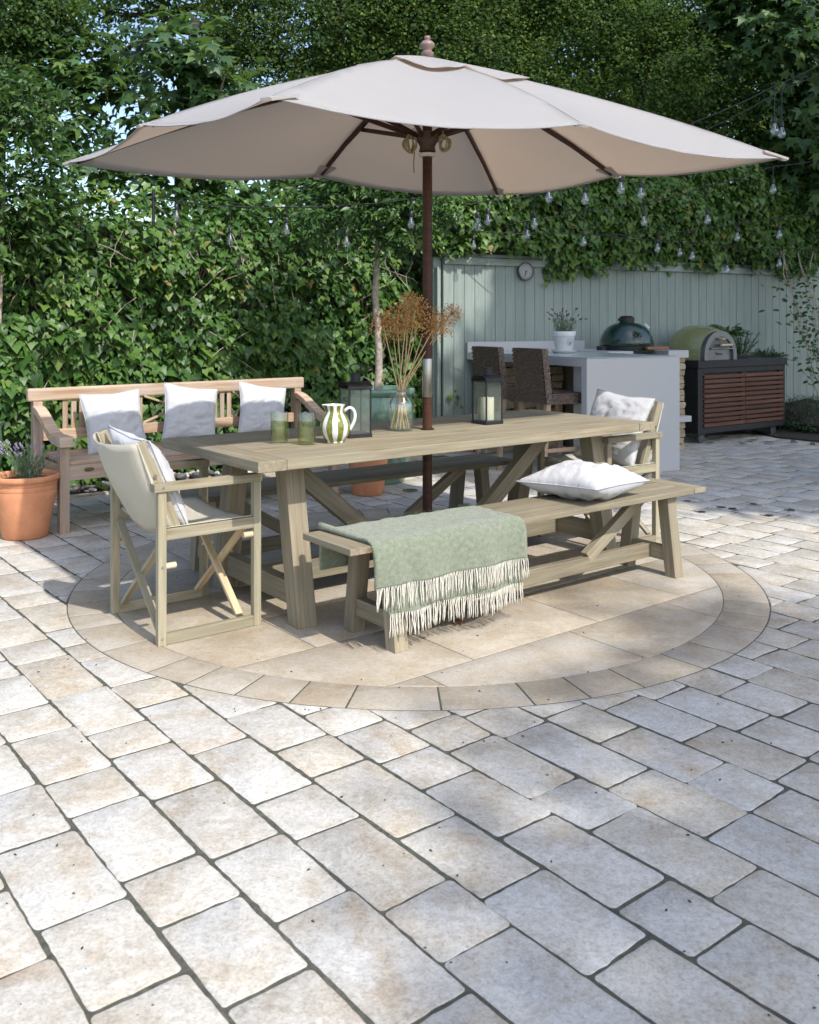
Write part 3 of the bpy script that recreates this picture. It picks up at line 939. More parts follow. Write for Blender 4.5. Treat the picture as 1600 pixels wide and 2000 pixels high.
# sycamore behind the hedge at the left
tree('sycamore_tree', 'sycamore with big lobed leaves rising behind the ivy hedge, sky showing through', 'tree', (-2.5, 10.2, 0),
     [(-2.5, 10.2, 0), (-2.45, 10.2, 1.8), (-2.5, 10.1, 3.2), (-2.3, 10.0, 4.6)], 0.09,
     [el(330, 150, 9.9, 1.0, .8, .75, FY), el(160, 210, 9.6, .65, .6, .7, FY), el(430, 230, 10.0, .7, .6, .7, FY), el(280, 340, 9.4, .95, .6, .5, FY), el(470, 400, 9.9, .6, .5, .4, FY), el(60, 80, 10, .7, .7, .6, FY)],
     300, 9, 0.15, 0.20, MAPLE, M_maple, n_obj=300, leaf_name='sycamore_leaf',
     limbs=[([(-2.5, 10.1, 3.0), (-2.9, 9.9, 3.7), (-3.4, 9.7, 4.2)], .03, .01), ([(-2.5, 10.1, 2.6), (-2.1, 9.8, 3.2), (-1.9, 9.6, 3.9)], .03, .01), ([(-2.45, 10.2, 2.2), (-2.8, 9.7, 2.7), (-3.3, 9.5, 3.2)], .025, .008)],
     up=.75, out=.25, jitter=.35, droop=.5, shell=(.3, 1.0))
# spreading tree with dark limbs across the top left
tree('overhanging_tree', 'tall shady tree whose dark bare limbs cross the sky at top', 'tree', (-1.2, 13.6, 0),
     [(-1.2, 13.6, 0), (-1.3, 13.6, 2.5), (-1.15, 13.5, 4.6), (-0.9, 13.5, 7.2)], 0.22,
     [el(300, 30, 13.2, 1.9, 1.0, .55, FY), el(420, -60, 13.2, 1.8, 1.0, .8, FY), el(120, -20, 13.0, 1.5, .9, .5, FY), el(470, 110, 13.4, .6, .7, .7, FY), el(250, 120, 13.6, 1.2, .7, .35, FY)],
     250, 26, 0.085, 0.24, SMALL, M_haw,
     limbs=[([px(470, 110, 13.5), px(400, 60, 13.3), px(300, 70, 13.2), px(180, 110, 13.0)], .09, .02), ([px(440, 40, 13.5), px(400, 15, 13.4), px(280, 30, 13.2), px(120, 10, 13)], .08, .02), ([px(400, 60, 13.3), px(330, 30, 13.0), px(260, -20, 13)], .05, .015), ([px(300, 70, 13.2), px(250, 120, 13), px(200, 190, 13)], .03, .01)],
     shell=(.2, 1.0))
# hawthorn thicket behind the parasol
tree('hawthorn_tree', 'sunlit hawthorn with fine dense leaves directly behind the parasol top', 'tree', (0.0, 12.6, 0),
     [(0, 12.6, 0), (.05, 12.6, 1.8), (-.1, 12.5, 3.4), (0, 12.5, 4.6)], 0.13,
     [el(640, 60, 12.3, 1.25, .9, .95, FY), el(520, 180, 12.2, .75, .8, .75, FY), el(760, 20, 12.4, 1.2, .9, 1.0, FY), el(640, 270, 12.0, 1.3, .8, .7, FY), el(900, 130, 12.2, 1.2, .9, .9, FY), el(960, -10, 12.4, 1.2, .9, .8, FY), el(480, 20, 12.3, .6, .8, .8, FY)],
     1250, 66, 0.048, 0.23, SMALL, M_haw, shell=(.58, 1.05), up=.7, out=.5,
     limbs=[([(-.05, 12.5, 2.6), (-.7, 12.2, 3.4), (-1.2, 12, 4.4)], .05, .015), ([(0, 12.5, 2.9), (.6, 12.2, 3.7), (1.1, 12, 4.6)], .05, .015)])
tree('field_maple_tree', 'dark fine-leaved tree right of the parasol finial above the fence', 'tree', (3.2, 13.2, 0),
     [(3.2, 13.2, 0), (3.15, 13.2, 1.9), (3.3, 13.1, 3.4), (3.2, 13.1, 5)], 0.14,
     [el(1130, 60, 12.6, 1.3, .9, 1.05, FY), el(1290, 180, 12.5, 1.25, .9, .9, FY), el(1060, 230, 12.2, 1.2, .8, .7, FY), el(1300, 0, 12.8, 1.2, .9, .9, FY), el(1180, 340, 12.0, 1.5, .7, .6, FY), el(1440, 270, 12.6, 1.1, .8, .8, FY)],
     1150, 62, 0.048, 0.23, SMALL, M_haw, shell=(.58, 1.05), up=.7, out=.5,
     limbs=[([(3.2, 13.1, 2.8), (2.6, 12.7, 3.5), (2.1, 12.4, 4.4)], .05, .015), ([(3.2, 13.1, 3.0), (3.9, 12.8, 3.6), (4.5, 12.6, 4.5)], .05, .015)])
tree('maple_tree', 'large-leaved maple closing the top right corner, bits of sky between its leaves', 'tree', (6.1, 13.0, 0),
     [(6.1, 13, 0), (6.1, 13, 2), (5.9, 12.9, 3.8), (5.7, 12.8, 5.4)], 0.13,
     [el(1530, 90, 12.0, .95, .8, 1.0, FY), el(1600, 230, 12.0, .8, .7, .8, FY), el(1450, 40, 12.4, .8, .7, .8, FY), el(1590, 380, 12.2, .8, .7, .6, FY), el(1520, 330, 12.6, .8, .7, .7, FY)],
     420, 11, 0.15, 0.22, MAPLE, M_maple, shell=(.45, 1.0), droop=.5, jitter=.4, n_obj=120, leaf_name='maple_leaf',
     limbs=[([(5.9, 12.9, 3.2), (5.4, 12.5, 3.9), (4.9, 12.2, 4.5)], .05, .015)])
# ivy and creeper hanging over the fence
def fence_pt(s, d, z): return np.array([*(FP + K1 * s - K2 * d), z])
P, N, T, S, rn = [], [], [], [], []
c0 = fence_pt(2.8, -.3, 2.3)
for _ in range(25500):
    s_ = random.uniform(-.6, 8.3); h = random.random() ** 0.75
    low = (2.07 if s_ < .85 else (1.84 if s_ < 1.75 else 1.98)) - .12 * max(0, noise.noise((s_ * 1.6, 0, 9))) + .10 * noise.noise((s_ * 6, 0, 4))
    if .45 < s_ < .95 and low < 2.04: low = 2.06
    top = 3.25 + .25 * noise.noise((s_ * 1.1, 5, 0))
    z = low + (top - low) * h
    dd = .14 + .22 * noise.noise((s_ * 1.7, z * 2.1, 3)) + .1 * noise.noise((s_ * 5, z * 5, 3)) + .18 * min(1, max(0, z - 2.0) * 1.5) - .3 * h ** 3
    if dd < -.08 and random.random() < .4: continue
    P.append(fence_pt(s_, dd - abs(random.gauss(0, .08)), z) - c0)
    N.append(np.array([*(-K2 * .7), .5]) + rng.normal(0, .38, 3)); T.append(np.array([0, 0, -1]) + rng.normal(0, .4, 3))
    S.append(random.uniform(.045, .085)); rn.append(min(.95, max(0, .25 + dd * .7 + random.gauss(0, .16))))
cr = thing('creeper', 'dark creeper spilling over the top of the sage fence', 'climbing plant', tuple(c0))
leaves('foliage', IVY, *map(np.array, (P, N, T, S)), np.array(rn), M_ivy, cr, n_obj=150, leaf_name='creeper_leaf', near=np.array([p[1] + random.uniform(0, 3) for p in P]))
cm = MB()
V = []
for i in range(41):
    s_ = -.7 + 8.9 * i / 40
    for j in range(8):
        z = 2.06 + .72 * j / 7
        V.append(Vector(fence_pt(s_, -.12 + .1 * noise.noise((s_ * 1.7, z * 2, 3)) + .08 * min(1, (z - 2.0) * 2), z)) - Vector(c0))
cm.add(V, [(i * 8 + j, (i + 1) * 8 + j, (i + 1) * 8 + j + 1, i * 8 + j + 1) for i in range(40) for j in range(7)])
o = cm.build('dark_core', M_bark_core, cr, smooth=60)  # dark backing sheet added so gaps between creeper leaves stay dark
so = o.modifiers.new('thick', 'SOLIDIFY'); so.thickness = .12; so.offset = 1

# glossy shrub in the left corner
tree('corner_shrub', 'glossy evergreen shrub with pointed leaves at the far left', 'shrub', (-3.25, 7.2, 0),
     [(-3.25, 7.2, 0), (-3.2, 7.2, .9), (-3.15, 7.15, 1.7), (-3.1, 7.1, 2.4)], 0.035,
     [el(20, 330, 7.2, .45, .4, .75, FY), el(60, 230, 7.2, .33, .3, .35, FY), el(-40, 450, 7.2, .45, .4, .5, FY), el(90, 400, 7.3, .2, .2, .45, FY)],
     420, 13, 0.085, 0.12, LONG, M_laurel, n_obj=150, leaf_name='shrub_leaf', bark=M_bark, shell=(.6, 1.0), jitter=.45, droop=0)
tree('hawthorn_bush', 'small-leaved hawthorn filling the top left corner', 'tree', (-4.6, 10.4, 0),
     [(-4.6, 10.4, 0), (-4.6, 10.4, 2), (-4.5, 10.3, 4)], .08,
     [el(40, 60, 9.6, .65, .6, .5, FY), el(-30, 150, 9.4, .5, .5, .5, FY), el(20, 200, 9.3, .4, .4, .3, FY), el(110, 40, 9.8, .4, .5, .35, FY)],
     330, 34, .05, .17, SMALL, M_haw, shell=(.6, 1.0))
# distant greenery seen between the trees
P, N, T, S, rn = spray([(-6.5, 19, 2.0, 2.4, 1, 1.5, FY), (-3.2, 19, 2.2, 2.3, 1, 1.3, FY), (0.3, 18, 3.6, 2.9, 1, 4.6, FY), (3.2, 18, 3.8, 2.8, 1, 4.6, FY), (6.2, 18, 3.4, 2.6, 1, 4.0, FY), (9.0, 18, 2.6, 2.2, 1, 2.8, FY), (11.8, 17, 2.4, 2.3, 1, 2.6, FY), (14.5, 15, 2.2, 2.3, 1.2, 2.4, FY), (-9.5, 17.5, 2.0, 2.3, 1, 1.8, FY)], 6900, 22, .18, .38, shell=(.7, 1.03))
hr = leaves('distant_trees', OVAL, P, N, T, S, rn * .7, M_haw, None)
tag(hr, 'dark green mass of distant trees beyond the garden', 'trees')
# low box hedge and soil bed at the right
bx = thing('box_hedge', 'low clipped box hedge at the foot of the fence, right of the cart', 'hedge', (4.95, 11.6, 0))
P, N, T, S, rn = spray([(5.0, 11.65, .15, .55, .4, .28, FY), (5.55, 11.9, .15, .55, .4, .27, FY), (5.1, 11.2, .12, .5, .3, .22, FY)], 900, 14, .022, .06, shell=(.75, 1))
leaves('foliage', OVAL, P - np.array([4.95, 11.6, 0]), N, T, S, rn * .6, M_herb, bx)
mbx = MB()
for c in ((5.0, 11.65, .15, .5, .36, .24), (5.55, 11.9, .15, .5, .36, .23), (5.1, 11.2, .12, .45, .27, .18)):
    mbx.lathe([(0, -.6), (.8, -.55), (1, 0), (.75, .65), (0, 1)], 14, M=Matrix.Diagonal((c[3], c[4], c[5], 1)), c=(c[0] - 4.95, c[1] - 11.6, c[2]))
mbx.build('dark_core', M_bark_core, bx, smooth=60)  # solid dark lumps filling the hedge under its leaves
sb = MB().extrude([(4.24, 10.76), (4.62, 10.30), (5.6, 9.6), (8, 11), (7, 13.3), (4.9, 12.0), (4.2, 11.4)], -0.011, 0.02).build('flower_bed', M_soil)
tag(sb, 'dark soil bed at the right end of the terrace', 'flower bed', kind='structure')
# thin climber at the right edge
cl = thing('rose_climber', 'thin twining climber with sparse oval leaves at the right edge', 'climbing plant', (5.0, 11.2, 0))
stm = MB(); P, N, T, S, rn = [], [], [], [], []
for k in range(7):
    x, y, z = 5.05 + .1 * k % .3, 11.25, 0.1
    pts = []
    dx = random.uniform(-.06, .02)
    for j in range(16):
        pts.append((x - 5.0, y - 11.2, z))
        z += .14; x += dx * .6 + random.gauss(0, .025); y += random.gauss(0, .02)
        for _ in range(4):
            if z > .55:
                P.append((x - 5.0 + random.gauss(0, .11), y - 11.2 + random.gauss(0, .07), z + random.gauss(0, .06)))
                N.append((random.gauss(0, .4), -.5, .7)); T.append((random.gauss(-.3, .6), random.gauss(0, .4), -.4)); S.append(random.uniform(.05, .09)); rn.append(random.uniform(.1, .7))
    stm.tube(pts, .006, 5)
stm.build('stems', M_bark, cl)
P = np.array(P)
leaves('foliage', OVAL, P, np.array(N), np.array(T), np.array(S), np.array(rn), M_laurel, cl, n_obj=150, leaf_name='climber_leaf', near=np.abs(P[:, 0] + .3))

# ---- beyond the right edge of the picture: what shades the terrace
def shade_at(x, y, h, rx, ry, rz): return (x + .548 * h, y - .714 * h, h, rx, ry, rz)
tree('shade_tree', 'very tall tree right of the terrace shading the near paving', 'tree', (8.6, -6.2, 0),
     [(8.6, -6.2, 0), (8.5, -6.3, 4), (8.3, -6.4, 8), (8.1, -6.4, 11)], .3,
     [shade_at(1.52, 1.9, 11, 1.6, 1.5, 1.2), shade_at(2.5, 3.1, 11.5, 1.5, 1.35, 1.2), shade_at(1.68, .3, 11, 1.65, 1.6, 1.2), shade_at(3.3, 1.3, 12.5, 2.0, 2.0, 1.5), shade_at(3.9, 4.3, 11.5, 1.5, 1.3, 1.1)],
     1500, 17, .19, .40, OVAL, M_haw, shell=(.05, 1))
tree('shade_tree', 'broad leafy tree standing right of the terrace, over the kitchen end', 'tree', (9.6, 3.6, 0),
     [(9.6, 3.6, 0), (9.6, 3.6, 3.5), (9.5, 3.7, 8)], .26,
     [shade_at(2.6, 8.9, 8.5, 1.7, 1.61, 1.19), shade_at(1.9, 10.6, 9, 1.5, 1.42, 1.05), shade_at(3.6, 10.6, 9, 1.8, 1.71, 1.26), shade_at(2.6, 12.3, 10, 1.8, 1.71, 1.26), shade_at(4.6, 12.6, 11, 2.2, 2.09, 1.54), shade_at(6.5, 12, 10.5, 2.2, 2.09, 1.54), shade_at(5.6, 10, 9.5, 2, 1.9, 1.4), shade_at(4.0, 8.2, 8.5, 1.6, 1.52, 1.12), shade_at(1.2, 12.1, 10, 1.3, 1.23, 0.91), shade_at(3.0, 7.7, 8.5, 1.1, 1.04, 0.77), shade_at(1.75, 8.6, 8.5, 1.1, 1.04, 0.77), shade_at(1.4, 8.75, 8.5, 1.1, 0.9, 0.8), shade_at(1.0, 10.75, 8.8, 0.65, 0.6, 0.5), shade_at(0.95, 9.3, 8.5, 0.75, 0.71, 0.52), shade_at(0.9, 13.2, 10.5, 1.4, 1.33, 0.98)], 6200, 17, .27, .42, OVAL, M_haw, shell=(.2, 1))

# ================================================================== DINING TABLE
TH = R(37.27)
TO = (0.0965, 5.0294)
def tpt(u, v, z=0.0):
    c, s = math.cos(TH), math.sin(TH)
    return Vector((TO[0] + u * c - v * s, TO[1] + u * s + v * c, z))

def trestle(t, L, W, H, th, nb, end, leg, inset, foot_v, top_v, beam_z, beam_h, m, brace_top, brace_bot, brace_w):
    """plank top with end boards, two splayed leg pairs, cross rails, long beam and two braces"""
    hl, hw = L / 2, W / 2
    bw = W / nb
    for i in range(nb):
        y = -hw + bw * (i + .5)
        plank('plank', (-hl + end + .0015, y, H - th / 2), (hl - end - .0015, y, H - th / 2), bw - .0026, th, m, t, bevel=.003)
    for s in (-1, 1):
        x = s * (hl - end / 2)
        plank('end_board', (x, -hw, H - th / 2), (x, hw, H - th / 2), end - .002, th, m, t, bevel=.0025)
    zt = H - th
    for s in (-1, 1):
        x = s * (hl - inset)
        for q in (-1, 1):
            post('leg', sq(x, q * foot_v, leg, leg, 0), sq(x, q * top_v, leg, leg, zt - .001), m, t)
        zc = beam_z
        fv = foot_v - (foot_v - top_v) * zc / zt
        plank('cross_rail', (x, -fv + leg / 2 - .004, zc), (x, fv - leg / 2 + .004, zc), leg * .62, beam_h, m, t)
        plank('top_rail', (x, -top_v - leg * .6, zt - .013), (x, top_v + leg * .6, zt - .013), leg * 1.12, .024, m, t)
    xb = hl - inset - leg * .31 - .0005
    plank('long_beam', (-xb, 0, beam_z + .001), (xb, 0, beam_z + .001), leg * .6, beam_h * .98, m, t)
    for s in (-1, 1):
        plank('brace', (s * brace_top, 0, zt - .012), (s * brace_bot, 0, beam_z + beam_h * .4), leg * .62, brace_w, m, t)

table = thing('dining_table', 'long greenish oak trestle table with plank top under the parasol', 'table', (*TO, 0), TH)
trestle(table, 2.579, 1.005, 0.76, 0.046, 7, 0.137, 0.095, 0.285, 0.382, 0.255, 0.13, 0.10, M_wash, 0.92, 0.28, 0.085)

bench = None
for nm, u, v, lab in (('near', 0.0507, -0.726, 'greenish oak bench in front of the table, wool throw and white cushion on it'), ('far', -0.07, 0.615, 'greenish oak bench half hidden on the hedge side of the table')):
    p = tpt(u, v)
    b = thing('trestle_bench', lab, 'bench', (p.x, p.y, 0), TH, 'matching trestle benches')
    trestle(b, 2.307, 0.362, 0.45, 0.027, 3, 0.10, 0.068, 0.245, 0.158, 0.105, 0.115, 0.075, M_wash, 0.84, 0.40, 0.062)
    if nm == 'near': bench = b
BO = tpt(0.0507, -0.726)
def bpt(u, v, z):
    c, s = math.cos(TH), math.sin(TH)
    return Vector((BO.x + u * c - v * s, BO.y + u * s + v * c, z))

# ================================================================== CUSHIONS
def cushion_mesh(size, thick, seed, n=30, slump=0.0, dent=0.0):
    V = []; F = []
    rs = random.Random(seed)
    o = Vector((rs.random() * 50, rs.random() * 50, rs.random() * 50))
    for side in (1, -1):
        for i in range(n + 1):
            for j in range(n + 1):
                x = -1 + 2 * i / n; y = -1 + 2 * j / n
                x = math.copysign(abs(x) ** .85, x); y = math.copysign(abs(y) ** .85, y)
                px_ = x * (1 - .085 * (1 - y * y) ** 1.2); py_ = y * (1 - .085 * (1 - x * x) ** 1.2)
                h = ((1 - abs(x) ** 2.3) * (1 - abs(y) ** 2.3)) ** .52
                p = Vector((px_ * 2.2, py_ * 2.2, side * 3)) + o
                w = noise.noise(p) * .19 + noise.noise(p * 2.3) * .11 + noise.noise(p * 5) * .03
                ang = math.atan2(y, x)
                rad = max(abs(x), abs(y))
                w += .10 * noise.noise(Vector((ang * 3.2, rad * 1.1, side * 4)) + o) * rad
                pk = abs(noise.noise(Vector((x * 1.6 + y, y * 4.5 - x, side)) + o))
                w -= .17 * max(0, .18 - pk) / .18 * min(1, h * 2)
                z = side * thick / 2 * h * (1 + w) + .02 * thick * side * 0
                z -= dent * math.exp(-((x - .0) ** 2 + (y - .75) ** 2) * 5) * size * .5 * (h > 0)
                ys = py_ * size / 2
                ys -= slump * size * .5 * max(0, (py_ + 1) / 2) ** 2 * .15
                V.append((px_ * size / 2 + size * .012 * noise.noise(Vector((x, y * 2, 1)) + o), ys + size * .012 * noise.noise(Vector((x * 2, y, 6)) + o), z))
        b = 0 if side == 1 else (n + 1) ** 2
        for i in range(n):
            for j in range(n):
                q = (b + i * (n + 1) + j, b + (i + 1) * (n + 1) + j, b + (i + 1) * (n + 1) + j + 1, b + i * (n + 1) + j + 1)
                F.append(q if side == 1 else q[::-1])
    rim = []
    for i in range(n + 1): rim.append(i * (n + 1))
    for j in range(1, n + 1): rim.append(n * (n + 1) + j)
    for i in range(n - 1, -1, -1): rim.append(i * (n + 1) + n)
    for j in range(n - 1, 0, -1): rim.append(j)
    return V, F, [V[k] for k in rim]

def cushion(label, loc, rot, size, thick, seed, slump=0, group='white linen cushions', dent=0, m=None):
    t = thing('cushion', label, 'cushion', loc, 0, group)
    t.rotation_euler = rot
    V, F, rim = cushion_mesh(size, thick, seed, slump=slump, dent=dent)
    o = MB().add(V, F).build('cover', m or M_linen, t, smooth=180)
    w = o.modifiers.new('weld', 'WELD'); w.merge_threshold = .0008
    MB().tube(rim, .0032, 5, closed=True).build('seam', m or M_linen, t, smooth=180)
    return t

# cushion lying on the bench
p = bpt(0.43, 0.085, 0.452)
cushion('plump white cushion lying flat on the front bench', (p.x + .02, p.y - .045, 0.452 + 0.076), (R(-2), R(1.5), R(45.5)), 0.485, 0.195, 3)

# ================================================================== DIRECTOR CHAIRS
def director_chair(label, loc, rz, group):
    """local x faces forward, y to the left; centre of the footprint at the origin"""
    t = thing('director_chair', label, 'chair', loc, rz, group)
    D, W = 0.475, 0.57
    hx, hy = D / 2, W / 2
    pw = 0.036
    m = M_chair
    for sy in (-1, 1):
        y = sy * (hy - .016)
        for sx in (-1, 1):
            x = sx * (hx - pw / 2)
            plank('leg', (x, y, 0.0), (x, y, 0.638), .032, pw, m, t, up=(1, 0, 0))
        plank('armrest', (-hx - .02, y, .655), (hx + .002, y, .655), .050, .034, m, t)
        plank('seat_rail', (-hx + pw, y, .458), (hx - pw, y, .458), .030, .048, m, t)
        plank('foot_rail', (-hx + pw, y, .024), (hx - pw, y, .024), .030, .046, m, t)
        # leaning back pole with its canvas sleeve
        bp = plank('back_pole', (-hx + .095, y - sy * .035, .475), (-hx - .055, y - sy * .035, .845), .026, .042, m, t, up=(1, 0, 0))
    # folding crosses front and back
    for x in (-hx + .018 + .02, hx - .075):
        for s in (-1, 1):
            xx = x + s * .011
            plank('cross_leg', (xx, -s * (hy - .045), .435), (xx, s * (hy - .045), .05), .018, .034, M_rawpine if x > 0 else m, t, up=(1, 0, 0))
    # dowels and screws
    sc_ = MB()
    for sy in (-1, 1):
        MB().tube([(-hx + pw, sy * (hy - .016), .325), (-hx + pw + .045, sy * (hy - .016), .325)], .013, 12).build('dowel', M_rawpine, t, smooth=40)
        MB().tube([(hx - pw - .045, sy * (hy - .016), .405), (hx - pw, sy * (hy - .016), .405)], .013, 12).build('dowel', M_rawpine, t, smooth=40)
        for z in (.03, .325, .655):
            sc_.tube([(-hx + pw / 2, sy * (hy), z), (-hx + pw / 2, sy * (hy + (.0105 if z > .6 else .0025)), z)], .006, 10)
        sc_.tube([(-hx - .0, sy * (hy - .035), .70), (-hx - .0, sy * (hy - .029), .70)], .008, 10)
    for x in (hx - .075 - .022, hx - .075 + .022):
        for y, z in ((0, .243), (.10, .30), (-.10, .30)):
            sc_.tube([(x, y, z), (x + (.004 if x > hx - .075 else -.004), y, z)], .006, 10)
    sc_.build('screws', M_screw, t, smooth=40)['kind'] = 'stuff'
    # canvas seat, slightly sagging between the rails
    n = 14
    V = []; F = []
    for i in range(n + 1):
        for j in range(n + 1):
            x = -hx + pw + .004 + (D - 2 * pw - .008) * i / n; w = -1 + 2 * j / n
            sag = -.028 * (1 - w * w) * (1 - .25 * math.cos(i / n * 6.28)) + (.004 if abs(w) > .93 else 0)
            V.append((x, w * (hy - .006), .486 + sag + .003 * noise.noise((x * 11, w * 5, 2))))
    F = [(i * (n + 1) + j, (i + 1) * (n + 1) + j, (i + 1) * (n + 1) + j + 1, i * (n + 1) + j + 1) for i in range(n) for j in range(n)]
    o = MB().add(V, F).build('canvas_seat', M_canvas, t, smooth=180)
    so = o.modifiers.new('t', 'SOLIDIFY'); so.thickness = .003
    # canvas back slung behind the poles
    V = []
    nz = 12
    for i in range(n + 1):
        for j in range(nz + 1):
            w = -1 + 2 * i / n; k = j / nz
            z = .478 + (.842 - .478) * k
            z += -.018 * (1 - w * w) * k - .05 * (1 - w * w) * (1 - k)
            xp = -hx + .095 - .150 * (z - .475) / .37
            bow = -.070 * (1 - w * w) ** .8 * (.55 + .6 * math.sin(k * 2.4))
            V.append((xp + bow - .022 + .006 * noise.noise((w * 2.2, z * 9, 4)) * (1 - w * w), w * (hy - .030), z))
    F = [(i * (nz + 1) + j, (i + 1) * (nz + 1) + j, (i + 1) * (nz + 1) + j + 1, i * (nz + 1) + j + 1) for i in range(n) for j in range(nz)]
    o = MB().add(V, F).build('canvas_back', M_canvas, t, smooth=180)
    so = o.modifiers.new('t', 'SOLIDIFY'); so.thickness = .003
    for sy in (-1, 1):      # canvas sleeves round the poles
        plank('canvas_sleeve', (-hx + .095 - .022 - .028, sy * (hy - .046), .505), (-hx - .055 - .0225, sy * (hy - .046), .842), .034, .006, M_canvas, t, up=(1, 0, 0), bevel=.002)
    return t

LC = tpt(-1.385, .02)
director_chair('pale wood director chair with cream canvas at the near left table end', (LC.x, LC.y, 0), TH, 'canvas director chairs')
RCP = tpt(1.285, -.07)
director_chair('pale wood director chair with cream canvas at the far right table end', (RCP.x, RCP.y, 0), TH + math.pi, 'canvas director chairs')

def on_chair(base, rz, x, y, z):
    c, s = math.cos(rz), math.sin(rz)
    return (base.x + x * c - y * s, base.y + x * s + y * c, z)
def cush_rot(rz, lean, roll=0, yaw=0):
    """upright cushion facing +x of a seat frame turned by rz, leaning back"""
    M = Matrix.Rotation(rz + yaw, 3, 'Z') @ Matrix.Rotation(-lean, 3, 'Y') @ Matrix.Rotation(R(90), 3, 'Z') @ Matrix.Rotation(R(90), 3, 'X') @ Matrix.Rotation(roll, 3, 'Z')
    return M.to_euler()
cushion('white cushion leaning in the near left director chair', on_chair(LC, TH, -.185, -.03, .678), cush_rot(TH, R(26), R(4)), .45, .15, 11, slump=.6)
cushion('white cushion leaning in the far director chair, beside the white counter', on_chair(RCP, TH + math.pi, -.15, .01, .690), cush_rot(TH + math.pi, R(22), R(-4)), .47, .15, 12, slump=.5)

# ================================================================== TEAK GARDEN BENCH
gb = thing('teak_bench', 'weathered pink-brown teak garden bench with slatted back before the ivy', 'bench', (*GB, 0), GBA)
GL, GD = 2.06, 0.55
m = M_teak
for x in (0, GL):
    plank('front_leg', (x, 0, 0), (x, 0, .575), .062, .060, m, gb, up=(1, 0, 0))
    plank('back_leg', (x, GD, 0), (x, GD, .80), .062, .060, m, gb, up=(1, 0, 0))
    plank('side_rail', (x, .03, .375), (x, GD - .03, .375), .035, .09, m, gb)
    # swept arm
    prof = []
    for k in range(15):
        a = k / 14
        yy = GD - .02 - a * (GD + .045)
        zz = .765 - .155 * sstep(min(1, a * 1.35))
        prof.append((yy, zz))
    V = []; F = []
    for k, (yy, zz) in enumerate(prof):
        hgt = .042 + .02 * (k / 14) ** 2
        w = .035 + .008 * (k / 14)
        V += [(x - w, yy, zz - hgt), (x + w, yy, zz - hgt), (x + w, yy, zz + .006), (x - w, yy, zz + .006)]
    for k in range(14):
        for q in range(4):
            F.append((k * 4 + q, k * 4 + (q + 1) % 4, (k + 1) * 4 + (q + 1) % 4, (k + 1) * 4 + q))
    F += [(3, 2, 1, 0), (56, 57, 58, 59)]
    MB().add(V, F).build('armrest', m, gb, smooth=40, bevel=.004)
plank('front_apron', (.03, -.012, .380), (GL - .03, -.012, .380), .026, .098, m, gb)
plank('back_apron', (.03, GD, .375), (GL - .03, GD, .375), .026, .08, m, gb)
for k in range(5):
    y = -.015 + k * .112
    sag = -.012 * math.sin(k / 4 * math.pi)
    plank('seat_slat', (.033 if k else .033, y + .035, .443 + sag), (GL - .033, y + .035, .443 + sag), .10, .024, m, gb)
plank('top_rail', (-.065, GD, .845), (GL + .065, GD, .845), .05, .088, m, gb, bevel=.012)
plank('lower_rail', (.03, GD, .565), (GL - .03, GD, .565), .04, .072, m, gb)
for x in (.19, .25, .305, .61, .67, .73, 1.33, 1.39, 1.45, 1.755, 1.81, 1.87):
    plank('back_slat', (x, GD, .60), (x, GD, .803), .016, .036, m, gb, up=(1, 0, 0))
for x0, x1 in ((.33, .585), (.755, 1.305), (1.475, 1.73)):
    plank('cross_slat', (x0, GD + .004, .604), (x1, GD + .004, .800), .014, .030, m, gb, up=(0, 1, 0))
    plank('cross_slat', (x0, GD - .012, .800), (x1, GD - .012, .604), .014, .030, m, gb, up=(0, 1, 0))
# small blank brass plaque, bolted to the apron
pq = []
for k in range(20):
    a = 2 * math.pi * k / 20
    pq.append((.155 + .030 * math.copysign(abs(math.cos(a)) ** .6, math.cos(a)), .405 - .013 + .0125 * math.copysign(abs(math.sin(a)) ** .6, math.sin(a))))
MB().add([(x, -.0258, z) for x, z in pq] + [(x, -.029, z) for x, z in pq], [tuple(range(20, 40))] + [(i, (i + 1) % 20, 20 + (i + 1) % 20, 20 + i) for i in range(20)]).build('plaque', M_brass, gb)

def gb_cush(label, x, y, z, lean, roll, size, seed, yaw=0):
    p = bench_pt(x, y, z)
    cushion(label, p, cush_rot(GBA - R(90), R(lean), R(roll), R(yaw)), size, .14, seed)
gb_cush('white cushion at the left end of the teak bench', .47, .365, .645, 17, 3, .43, 21)
gb_cush('white cushion in the middle of the teak bench', 1.045, .375, .665, 15, -9, .42, 22)
gb_cush('creased white cushion at the right end of the teak bench', 1.655, .385, .655, 16, -10, .41, 23)

# ================================================================== WOOL THROW
M_wool, nt, b_ = new_mat('sage wool')
tc = nd(nt, 'TexCoord')
mpw = nd(nt, 'Mapping', Scale=(1, 1, 1)); nt.links.new(tc.outputs['UV'], mpw.inputs[0])
w1 = nd(nt, 'TexWave', Scale=84.0, Distortion=1.2, wave_type='BANDS', bands_direction='DIAGONAL'); w1.inputs['Detail Scale'].default_value = 6; nt.links.new(mpw.outputs[0], w1.inputs['Vector'])
mp2 = nd(nt, 'Mapping', Scale=(-1, 1, 1)); nt.links.new(tc.outputs['UV'], mp2.inputs[0])
w2 = nd(nt, 'TexWave', Scale=84.0, Distortion=1.2, wave_type='BANDS', bands_direction='DIAGONAL'); nt.links.new(mp2.outputs[0], w2.inputs['Vector'])
nz = nd(nt, 'TexNoise', Scale=45.0, Detail=5.0, Roughness=0.7); nt.links.new(tc.outputs['UV'], nz.inputs['Vector'])
wv = math_n(nt, 'MULTIPLY', w1.outputs['Fac'], w2.outputs['Fac'])
f = math_n(nt, 'ADD', math_n(nt, 'MULTIPLY', wv, .42), math_n(nt, 'MULTIPLY', nz.outputs[0], .75))
